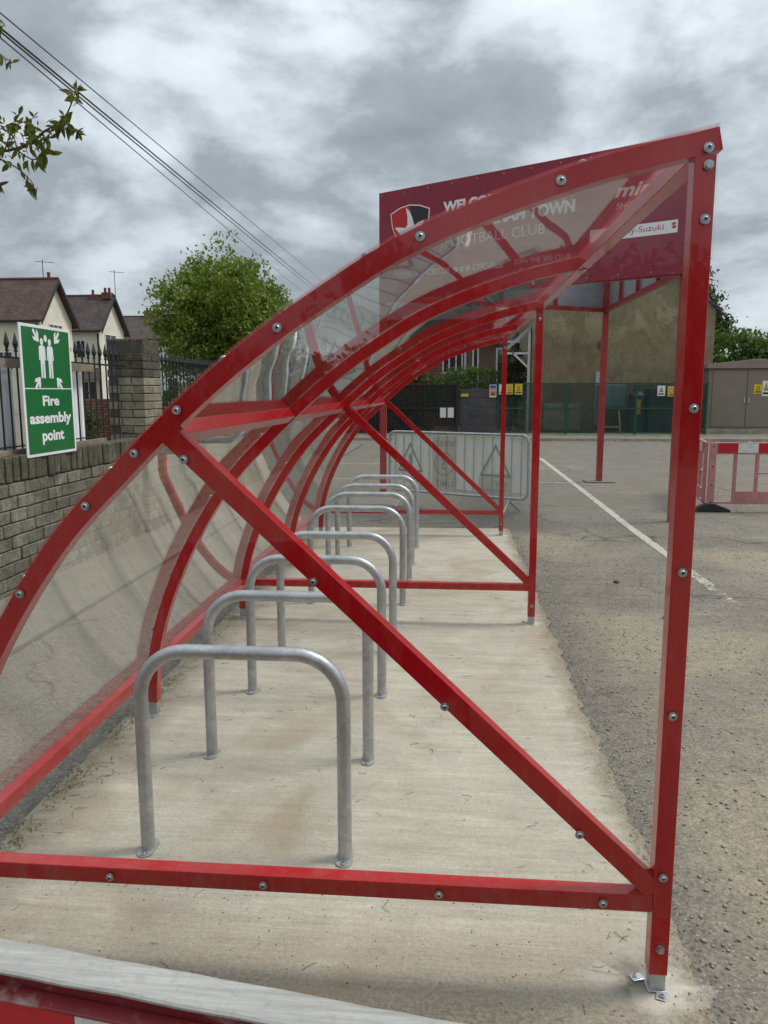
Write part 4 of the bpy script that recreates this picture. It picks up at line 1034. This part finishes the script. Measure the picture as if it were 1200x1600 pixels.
notice(2.10, 1.68, .24, .36, 'yr', 'yellow notice with a round prohibition mark right beside the far shelter post')
notice(2.42, 1.68, .27, .38, 'yt', 'yellow triangle hazard notice, rightmost of the cluster left of the second doorway post')
notice(7.46, 1.62, .27, .36, 't', 'white and yellow hazard notice hung over the dark cabinets')
notice(7.80, 1.60, .24, .36, 'yr', 'yellow notice with a red ring at the right end of the mesh fence')
# cabinets behind the fence
c1 = empty('meter_cabinet', (5.95, 30.2, 0), 'pale blue grey cabinet raised on a white leg frame behind the fence', 'cabinet')
MB().span((5.5, 29.95, 1.0), (6.45, 30.5, 1.85)).build('cabinet_body', CABG, c1, .02); MB().span((5.55, 29.93, 1.05), (5.96, 29.949, 1.8)).build('door', CABG, c1, .006); MB().span((5.98, 29.93, 1.05), (6.40, 29.949, 1.8)).build('door', CABG, c1, .006)
for x in (5.6, 6.35):
    MB().bar((x, 30.0, 0), (x+(.08 if x < 6 else -.08), 30.1, 1.0), .05, .05, (1, 0, 0)).build('leg', FRAMEW, c1)
MB().span((5.64, 30.02, .25), (6.31, 30.06, .31)).build('cross_bar', FRAMEW, c1)
c2 = empty('gas_vessel', (6.95, 30.2, 0), 'dark upright round-topped tank with a yellow band behind the fence', 'tank')
MB().tube([(6.95, 30.2, 0), (6.95, 30.2, 1.45)], .30, 20).tube([(6.95, 30.2, 1.45), (6.95, 30.2, 1.60)], .30, 20, True, .15).tube([(6.95, 30.2, 1.60), (6.95, 30.2, 1.78)], .13, 14).build('tank_body', CABD, c2)
MB().span((6.86, 29.885, .75), (7.02, 29.895, 1.3)).build('yellow_label', YELLOW, c2)
c3 = empty('plant_cabinet', (7.6, 30.3, 0), 'large dark grey slatted plant cabinet at the right end of the mesh fence', 'cabinet')
MB().span((7.32, 29.9, .05), (8.75, 30.7, 1.72)).build('cabinet_body', CABD, c3, .02)
for i in range(9): MB().span((7.36, 29.875, .15+i*.17), (8.71, 29.899, .15+i*.17+.14)).build('louvre', CABD, c3, .004)
# buff rendered building
bb = empty('gable_building', (6.5, 34, 0), 'tall windowless buff rendered gable wall with patched stains and a slate roof', 'building')
gx0, gx1, ge, ga = 3.10, 9.88, 4.68, 7.48
MB().prism([(gx0, -.1), (gx1, -.1), (gx1, ge), ((gx0+gx1)/2, ga), (gx0, ge)], lambda a, b, t: (a, t, b), 31, 42).build('wall', RENDER, bb)
for sx in (0, 1):
    e = gx0-.18 if sx == 0 else gx1+.18; c = (gx0+gx1)/2; dz = -.15
    MB().prism([(e, ge+dz), (c, ga+.0), (c, ga+.14), (e, ge+.14+dz)], lambda a, b, t: (a, t, b), 30.9, 42.1).build('roof', SLATE, bb, uv=True)
mb = MB(); mb.tube([(5.72, 30.985, 3.35), (5.72, 31.0, 3.35)], .19, 16); mb.build('round_vent', CHIM, bb)
MB().tube([(5.72, 30.97, 3.1), (5.74, 30.97, 1.0)], .012, 5).build('cable', CABG, bb)
MB().span((5.52, 30.9, .3), (5.72, 30.98, 2.35)).build('conduit_box', BOARDBACK, bb)
MB().span((3.6, 30.975, .1), (5.0, 30.998, 1.15)).build('render_patch', KERB, bb)
# brick house with bays
bh = empty('brick_house', (-.5, 40, 0), 'dark red brick house with white framed windows behind the hedge', 'house')
MB().span((-3.2, 38, 0), (1.95, 46, 5.0)).build('wall', REDBRICK, bh, uv=True)
MB().prism([(37.6, 4.95), (46.4, 4.95), (42, 7.6)], lambda a, b, t: (t, a, b), -3.4, 2.1).build('roof', SLATE, bh, uv=True)
MB().span((.75, 37.2, 0), (3.0, 37.98, 3.9)).build('bay', simple('brown_bay_paint', (.14, .095, .07), .8), bh)
MB().prism([(37.0, 3.9), (38.0, 3.9), (38.0, 4.5)], lambda a, b, t: (t, a, b), .6, 3.2).build('bay_roof', SLATE, bh, uv=True)
MB().span((.6, 36.95, 3.82), (3.2, 37.19, 3.92)).build('gutter', FRAMEW, bh)
def window(parent, x0, x1, z0, z1, y, n=2, nz=1, axis='x', fixed=None):
    """window on a wall facing -Y (axis x) or facing +X (axis y)"""
    def P(a, t, b): return (a, y-t, b) if axis == 'x' else (y+t, a, b)
    w = MB(); f = .07; 
    def bx(mb, a0, a1, b0, b1, t0, t1): mb.prism([(a0, b0), (a1, b0), (a1, b1), (a0, b1)], lambda a, b, t: P(a, t, b), t0, t1)
    bx(w, x0, x1, z0, z0+f, .0, .06); bx(w, x0, x1, z1-f, z1, .0, .06); bx(w, x0, x0+f, z0+f, z1-f, .0, .06); bx(w, x1-f, x1, z0+f, z1-f, .0, .06)
    for i in range(1, n): c = x0+(x1-x0)*i/n; bx(w, c-f/2, c+f/2, z0+f, z1-f, .0, .055)
    o = w.build('window', FRAMEW, parent)
    for i in range(n):
        for j in range(nz):
            a0 = x0+(x1-x0)*i/n+f/2; a1 = x0+(x1-x0)*(i+1)/n-f/2; b0 = z0+(z1-z0)*j/nz+(f/2 if j else f); b1 = z0+(z1-z0)*(j+1)/nz-(f/2 if j < nz-1 else f)
            g = MB(); bx(g, a0, a1, b0, b1, .005, .02); g.build('pane', GLASS, o)
    return o
window(bh, -.45, .52, 2.45, 3.62, 37.99, 3); window(bh, .95, 1.25, 1.5, 3.7, 37.19, 1); window(bh, 2.05, 2.45, 1.5, 3.6, 37.19, 1); window(bh, -2.6, -1.6, 2.6, 3.7, 37.99, 2)
MB().span((.58, 37.9, 0), (.70, 37.99, 4.0)).build('drainpipe', FRAMEW, bh)
# cream house between with white timber porch
ch = empty('rendered_house', (2.6, 42, 0), 'pale buff house end beside the big gable, with slate roof and white timber porch bracket', 'house')
MB().span((2.2, 38.6, 0), (4.6, 46, 4.3)).build('wall', simple('dull_buff_render', (.22, .19, .13), .95, 0, .2, 2), ch)
MB().prism([(1.7, 4.2), (4.8, 4.2), (4.8, 6.4)], lambda a, b, t: (a, t, b), 38.4, 46).build('roof', SLATE, ch, uv=True)
pc = empty('porch_canopy', (3.0, 31.2, 2.2), 'white timber lean-to porch canopy frame at the left edge of the buff gable', 'porch')
for a, b in [((2.0, 31.4, 3.1), (3.02, 31.4, 4.0)), ((2.1, 31.4, 3.08), (3.02, 31.4, 3.08)), ((2.35, 31.4, 3.12), (3.02, 31.4, 2.5)), ((2.0, 32.6, 3.1), (3.02, 32.6, 4.0))]:
    MB().bar(a, b, .07, .07, (0, 1, 0)).build('timber_strut', FRAMEW, pc)
MB().span((2.96, 31.35, 0), (3.06, 31.45, 4.0)).build('post', FRAMEW, pc)
MB().bar((1.95, 32, 3.14), (3.04, 32, 4.08), 1.5, .05, (0, 0, 1)).build('canopy_roof', BOARDBACK, pc)
# beige kiosk
kk = empty('substation_kiosk', (11, 31, 0), 'beige plastic substation kiosk with low pitched roof and double doors', 'kiosk')
kx0, kx1, ky0, ky1 = 9.45, 12.9, 30, 33
MB().span((kx0, ky0, .22), (kx1, ky1, 2.43)).build('wall', KIOSK, kk, .01)
MB().prism([(kx0-.1, 2.43), (kx1+.1, 2.43), (kx1+.1, 2.58), ((kx0+kx1)/2, 2.77), (kx0-.1, 2.58)], lambda a, b, t: (a, t, b), ky0-.12, ky1+.1).build('roof', KROOF, kk, .01)
for i in range(3): 
    d = MB().span((9.6+i*1.24, ky0-.035, .30), (9.6+i*1.24+1.215, ky0-.001, 2.36)).build('door', KIOSK, kk, .006)
    MB().span((10.74 if i != 1 else 10.90, ky0-.06, 1.18), (10.77 if i != 1 else 10.93, ky0-.036, 1.36)).build('handle', ZINC, d) if i < 2 else None
MB().span((kx0-.15, ky0-.2, 0), (kx1+.3, ky1+.2, .218)).build('plinth', KERB, kk, .01)
MB().span((10.0, 29.95, 2.50), (10.25, 29.965, 2.54)).build('nameplate', PAPER, kk) if False else None
notice(11.22, 1.68, .30, .34, 'yt', 'yellow hazard notice on the beige kiosk door, left one of two', 29.955)
notice(11.50, 1.70, .28, .56, 't', 'white and yellow hazard notice on the beige kiosk door, right one of two', 29.955)

# houses on the left
def house(ridge_y, gx, hw, ez, rz, x_far, wall, tile, label, fronts=(), gable=(), name='house'):
    e = empty(name, (gx-4, ridge_y, 0), label, 'house')
    w = hw-.35; slope = (rz-ez)/hw; ez2 = ez+slope*.35-.1
    MB().prism([(ridge_y-w, -.1), (ridge_y+w, -.1), (ridge_y+w, ez2), (ridge_y, rz-.15), (ridge_y-w, ez2)], lambda a, b, t: (t, a, b), x_far, gx-.45).build('wall', wall, e)
    for sg_ in (-1, 1):
        MB().prism([(ridge_y+sg_*hw, ez), (ridge_y, rz), (ridge_y, rz+.14), (ridge_y+sg_*(hw+.02), ez+.13)], lambda a, b, t: (t, a, b), x_far-.3, gx-.02).build('roof', tile, e, uv=True)
        MB().prism([(ridge_y+sg_*(hw+.03), ez-.22), (ridge_y, rz-.2), (ridge_y, rz+.16), (ridge_y+sg_*(hw+.03), ez+.14)], lambda a, b, t: (t, a, b), gx-.018, gx+.05).build('bargeboard', BARGE, e)
        MB().span((x_far, ridge_y+sg_*(hw+.06)-.05, ez-.08), (gx-.1, ridge_y+sg_*(hw+.06)+.05, ez+.04)).build('gutter', BARGE, e)
    MB().span((x_far-.3, ridge_y-.1, rz+.10), (gx, ridge_y+.1, rz+.22)).build('ridge_tiles', simple('ridge_terracotta', (.2, .09, .06), .9) if 'RT' not in globals() else RT, e)
    for (a0, a1, z0, z1, n) in fronts: window(e, a0, a1, z0, z1, ridge_y-w, n, 1, 'x')
    for (a0, a1, z0, z1, n) in gable: window(e, a0, a1, z0, z1, gx-.45, n, 2, 'y')
    return e
RT = simple('ridge_terracotta', (.2, .09, .06), .9)
h1 = house(59.0, -30, 2.9, 6.73, 10.05, -46, CREAM, TILE1, 'cream rendered house with brown tiled gable roof, leftmost and nearest of the houses', [(-38, -36.6, 3.2, 4.6, 2), (-34, -32.6, 3.2, 4.6, 2)], [(57.9, 59.9, 5.6, 6.75, 3)])
h2 = house(73.6, -32, 3.15, 7.1, 10.55, -46, CREAM, TILE2, 'cream rendered house with dark tiled gable roof, middle one of the three houses', [(-34.7, -33.8, 4.7, 6.35, 2), (-38.5, -36.8, 4.6, 6.3, 2), (-34.4, -33.0, .3, 2.6, 2)], [(72.0, 74.4, 5.3, 7.0, 2), (72.0, 74.6, 1.0, 2.8, 2)])
h3 = house(91, -27, 4.2, 7.4, 10.25, -46, WHITER, TILE2, 'white rendered house with long dark roof, furthest of the houses beside the green tree', [(-32.0, -30.9, 4.9, 6.5, 2), (-32.2, -30.9, .8, 3.2, 2), (-30.0, -29.0, 4.6, 6.5, 1)], [])
MB().prism([(69.2, 2.75), (70.78, 2.75), (70.78, 3.8)], lambda a, b, t: (t, a, b), -34.9, -32.5).build('porch_roof', TILE2, h2, uv=True)
MB().span((-32.62, 70.7, -.1), (-32.50, 70.78, 6.9)).build('downpipe', BARGE, h2); MB().span((-30.62, 56.3, -.1), (-30.50, 56.42, 6.6)).build('downpipe', BARGE, h1)
def chimney(e, x, y, z0, z1, n=1):
    c = MB().span((x-.45, y-.35, z0), (x+.45, y+.35, z1)).build('chimney', CHIM, e)
    for k in range(n): MB().tube([(x-.2+.4*k, y, z1), (x-.2+.4*k, y, z1+.45)], .13, 8).build('chimney_pot', CHIM, c)
chimney(h1, -31.6, 61.0, 8.4, 10.5); chimney(h2, -32.6, 73.4, 10.3, 10.9, 2); chimney(h2, -33.9, 73.6, 10.3, 10.75, 1); chimney(h3, -35.5, 91, 10, 10.9, 2)
def aerial(e, x, y, z0, z1):
    mb = MB(); mb.tube([(x, y, z0), (x, y, z1)], .03, 5); mb.tube([(x-.5, y, z1-.15), (x+1.0, y-.3, z1-.3)], .02, 4)
    for k in range(6): mb.tube([(x-.4+k*.26, y-.25, z1-.16-k*.02), (x-.4+k*.26, y+.2, z1-.16-k*.02)], .012, 4)
    mb.build('aerial', BARGE, e)
aerial(h1, -31.2, 59, 10, 11.6); aerial(h2, -31.9, 73.6, 10.5, 13.0)
rw = MB().span((-9.75, 20, -.02), (-8.75, 20.25, 1.42)).build('garden_wall', REDBRICK, None, uv=True); tag(rw, 'red brick garden wall seen between the railing bars left of the pier', 'wall')
rw.location = (0, 0, 0)

# overhead cables
def cable(a, b, sag, r, label):
    pts = [Vector(a).lerp(Vector(b), t)-Vector((0, 0, sag*4*t*(1-t))) for t in [i/16 for i in range(17)]]
    tag(MB().tube(pts, r, 6).build('overhead_cable', WIRE), label, 'cable', 'overhead cables crossing the sky')
ext = lambda a, b: (Vector(a)+(Vector(a)-Vector(b))*.08)
for (a, b, r, lb) in [((-5.058, 9, 5.775), (-9.746, 60, 9.818), .008, 'thin overhead cable, highest of the four crossing the sky'),
                      ((-5.071, 9, 5.624), (-10.483, 60, 9.499), .013, 'thick overhead cable, upper one of the close pair'),
                      ((-5.073, 9, 5.585), (-10.681, 60, 9.361), .011, 'thick overhead cable, lower one of the close pair'),
                      ((-5.078, 9, 5.522), (-11.466, 60, 9.171), .008, 'thin overhead cable, lowest of the four crossing the sky')]:
    cable(ext(a, b), b, .0, r, lb)

# ------------------------------------------------------------------ vegetation
def leaves_mesh(name, C, n_per, sig, size, mat, seed, aspect=.55):
    rng = np.random.default_rng(seed); C = np.asarray(C, float); K = len(C)
    P = np.repeat(C[:, :3], n_per, 0)+rng.normal(0, 1, (K*n_per, 3))*np.repeat(C[:, 3:4] if C.shape[1] > 3 else np.full((K, 1), sig), n_per, 0)*np.array([1, 1, .75])
    n = len(P); s = size*(.6+.8*rng.random(n))
    a = rng.normal(0, 1, (n, 3)); a[:, 2] -= .3; a /= np.linalg.norm(a, axis=1)[:, None]
    b = np.cross(a, rng.normal(0, 1, (n, 3))); b /= np.linalg.norm(b, axis=1)[:, None]
    A = a*s[:, None]*.5; B = b*s[:, None]*.5*aspect
    V = np.stack([P-A, P+B-A*.1, P+A, P-B-A*.1], 1).reshape(-1, 3); F = np.arange(4*n).reshape(-1, 4)
    return raw_mesh(name, V, F, mat)
def tree(name, base, trunk_h, crown_c, crown_r, ncl, nper, sig, size, mat, label, cat='tree', seed=1, group=None, shape=1.0, inner=.35, jag=.18):
    rr = random.Random(seed); e = empty(name, base, label, cat, group); b = Vector(base); c = Vector(crown_c)
    mb = MB(); top = Vector((c.x, c.y, c.z+crown_r[2]*.3))
    tr = max(.05, crown_r[2]*.055)
    pts = [b+Vector((0, 0, -.1))]+[b.lerp(top, t)+Vector((rr.uniform(-.1, .1), rr.uniform(-.1, .1), 0))*crown_r[0]*.3 for t in (.25, .5, .75)]+[top]
    mb.tube(pts, tr, 8, True, tr*.3)
    C = []
    for k in range(ncl):
        u = rr.uniform(-1, 1); th = rr.uniform(0, 6.283); rad = inner+(1-inner)*rr.random()**.45
        lob = 1+jag*math.sin(3*th+seed)*math.cos(2.3*u+seed)+rr.uniform(-jag, jag)*.5
        w = math.sqrt(1-u*u)
        if shape != 1.0: w *= (1-(u+1)/2*shape)*1.5
        p = c+Vector((math.cos(th)*w*crown_r[0], math.sin(th)*w*crown_r[1], u*crown_r[2]))*rad*lob
        C.append((p.x, p.y, p.z, sig*rr.uniform(.6, 1.35)))
        if k % 3 == 0:
            q = pts[rr.choice((2, 3))]; m = q.lerp(p, .5)+Vector((0, 0, crown_r[2]*.08)); mb.tube([q, m, p], tr*.28, 4, False, tr*.05)
    mb.build('trunk', BARK, e)
    link('crown', leaves_mesh('crown', C, nper, sig, size, mat, seed), e)
    return e
tree('broadleaf_tree', (-9.4, 32, 0), 2, (-9.35, 32, 4.35), (2.65, 2.6, 2.65), 400, 95, .25, .17, LEAF, 'bright green round-headed tree beyond the wall to the right of the houses', seed=5, inner=.25, jag=.24)
tree('tall_tree', (12.1, 43, 0), 2, (12.05, 43, 5.4), (2.1, 1.9, 3.1), 380, 85, .24, .20, LEAFD, 'dark green pointed tree rising behind the right end of the buff gable building', seed=8, shape=.8)
tree('shrub', (13.6, 36, 0), 1, (14.4, 36, 2.45), (3.6, 1.8, 1.85), 220, 70, .30, .20, LEAFB, 'mid green rounded shrub spilling over behind the beige kiosk', 'shrub', seed=11, inner=.5)
tree('shrub', (.9, 35, 0), .6, (.95, 35, 1.9), (1.55, .8, .72), 120, 60, .16, .10, LEAFB, 'clipped olive green hedge bush in front of the brick house', 'shrub', seed=12, inner=.5)
tree('ivy_shrub', (2.45, 33, 0), .6, (2.5, 33, 2.0), (.5, .4, 1.2), 70, 60, .14, .10, LEAFD, 'dark ivy clad shrub beneath the white porch canopy', 'shrub', seed=13, inner=.4)
for i, (x, y, r, h, lb) in enumerate([(-2.7, 31.5, 1.9, 2.9, 'dark hedge tree behind the barred gate, right of the group'), (-5.6, 31, 2.0, 2.5, 'dark hedge tree behind the barred gate, middle of the group'), (-8.2, 29.5, 1.9, 2.2, 'dark hedge tree at the far end of the block wall, left of the group')]):
    tree('hedge_tree', (x, y, 0), 1, (x, y, h*.55), (r, 1.4, h*.6), 170, 60, .28, .20, LEAFD, lb, 'tree', 20+i, 'dark trees behind the far gate', inner=.4)
tree('garden_shrub', (-9.2, 18.8, 0), .5, (-9.2, 18.8, .62), (.55, .5, .6), 60, 50, .12, .09, LEAFD, 'small dark garden shrub before the red brick wall behind the railings', 'shrub', 31)
tree('garden_shrub', (-8.5, 27, 0), .5, (-8.9, 25, .9), (1.6, 1.0, .9), 90, 50, .2, .13, LEAFD, 'dark garden shrubs behind the railing beyond the pier', 'shrub', 32)
# trees behind the camera, mirrored in the clear end panel
for i, (x, y, r, h, lb) in enumerate([(5.0, -15, 2.6, 4.6, 'leafy tree standing behind the viewer, mirrored in the end panel right side'), (-1.2, -17, 2.4, 4.9, 'leafy tree standing behind the viewer, mirrored in the end panel middle'), (10.5, -14, 2.6, 6.2, 'tallest leafy tree behind the viewer, mirrored at the front post')]):
    tree('street_tree', (x, y, 0), 2, (x, y, h*.55), (r, 2, h*.5), 130, 60, .32, .26, LEAFD, lb, 'tree', 40+i, 'trees behind the viewer')
hd = MB()
rng = np.random.default_rng(77); C = np.stack([rng.uniform(-24, 24, 900), rng.uniform(-19.5, -18, 900), rng.uniform(0, 2.6, 900), np.full(900, .35)], -1)
stuff(link('hedge', leaves_mesh('hedge', C, 26, .35, .34, LEAFD, 78)))

# overhanging branch, top left
def near_branch():
    e = empty('overhanging_branch', (-2.9, 3.5, 2.6), 'leafy tree branch with drooping leaves reaching in at the top left', 'branch')
    rr = random.Random(21); Yb = 3.6
    limbs = [[(-2.9, 2.55), (-2.35, 2.68), (-2.05, 2.70), (-1.93, 2.735), (-1.86, 2.775), (-1.80, 2.84), (-1.765, 2.90), (-1.735, 2.945), (-1.725, 2.965)],
             [(-1.93, 2.735), (-1.87, 2.72), (-1.82, 2.75), (-1.775, 2.80), (-1.76, 2.835)],
             [(-1.80, 2.765), (-1.76, 2.785), (-1.72, 2.79), (-1.70, 2.75)],
             [(-2.2, 2.69), (-2.10, 2.78), (-2.02, 2.83)], [(-2.05, 2.70), (-1.98, 2.78), (-1.90, 2.83)],
             [(-2.15, 2.69), (-2.0, 2.62), (-1.96, 2.57), (-1.93, 2.53)], [(-2.0, 2.70), (-1.94, 2.66), (-1.88, 2.66), (-1.87, 2.70)],
             [(-2.9, 2.9), (-2.4, 3.15), (-2.1, 3.20), (-2.02, 3.23)], [(-2.3, 3.16), (-2.08, 3.12), (-2.01, 3.08)], [(-2.4, 2.68), (-2.25, 2.80), (-2.12, 2.85)], [(-2.3, 2.67), (-2.18, 2.6), (-2.10, 2.55)]]
    for i, L in enumerate(limbs):
        pts = [(a, Yb+rr.uniform(-.04, .04)+(j*.01), b) for j, (a, b) in enumerate(L)]
        c = catmull(pts, 3); MB().tube(c, .008 if i == 0 else .0035, 6, True, .0015).build('stem', BARK, e)
        limbs[i] = c
    def leafm(k):
        mb = MB(); n = 6; vs = []; fs = []
        for i in range(n+1):
            t = i/n; w = math.sin(math.pi*min(1, t**.9))*.24; z = -.10*(t*1.6)**2*(1+.3*k)
            vs += [(t, w, z+.10*w), (t, 0, z-.02), (t, -w, z+.12*w)]
        for i in range(n): b = 3*i; fs += [(b, b+1, b+4, b+3), (b+1, b+2, b+5, b+4)]
        mb.sm = True; mb.add(vs, fs); return mb.mesh('leaf', LEAFN)
    LM = [leafm(k) for k in range(3)]
    def lf(p, d, s, roll):
        o = link('leaf', LM[rr.randrange(3)], e); d = Vector(d).normalized()
        q = d.to_track_quat('X', 'Z'); o.rotation_euler = (q.to_matrix() @ Matrix.Rotation(roll, 3, 'X')).to_euler(); o.location = p; o.scale = (s, s*rr.uniform(.7, 1.1), s)
    for k in range(95):
        x = -2.12+.27*rr.random()**1.2; z = 2.755+rr.gauss(0, .045); y = Yb+rr.uniform(-.15, .15)
        lf((x, y, z), (rr.uniform(-.8, .8), rr.uniform(-.6, .6), rr.uniform(-1.4, .5)), rr.uniform(.022, .055), rr.uniform(-1.5, 1.5))
    for i, c in enumerate(limbs):
        n = [34, 16, 18, 18, 16, 16, 18, 22, 14, 20, 14][i]
        for k in range(n):
            t = rr.random()**.8
            if i == 0 and t < .1: t = rr.uniform(.1, .75)
            j = min(int(t*(len(c)-1)), len(c)-2); p = Vector(c[j]).lerp(Vector(c[j+1]), rr.random())
            p += Vector((rr.uniform(-.012, .012), rr.uniform(-.03, .03), rr.uniform(-.012, .012)))
            lf(p, (rr.uniform(-.8, .8), rr.uniform(-.6, .6), rr.uniform(-1.4, .35)), rr.uniform(.034, .066), rr.uniform(-1.5, 1.5))
        for k in range(9 if i in (0,) else 3):
            lf(Vector(c[-1]), (rr.uniform(-1, 1), rr.uniform(-1, 1), rr.uniform(-.3, 1)), rr.uniform(.03, .05), rr.uniform(-1.5, 1.5))
near_branch()
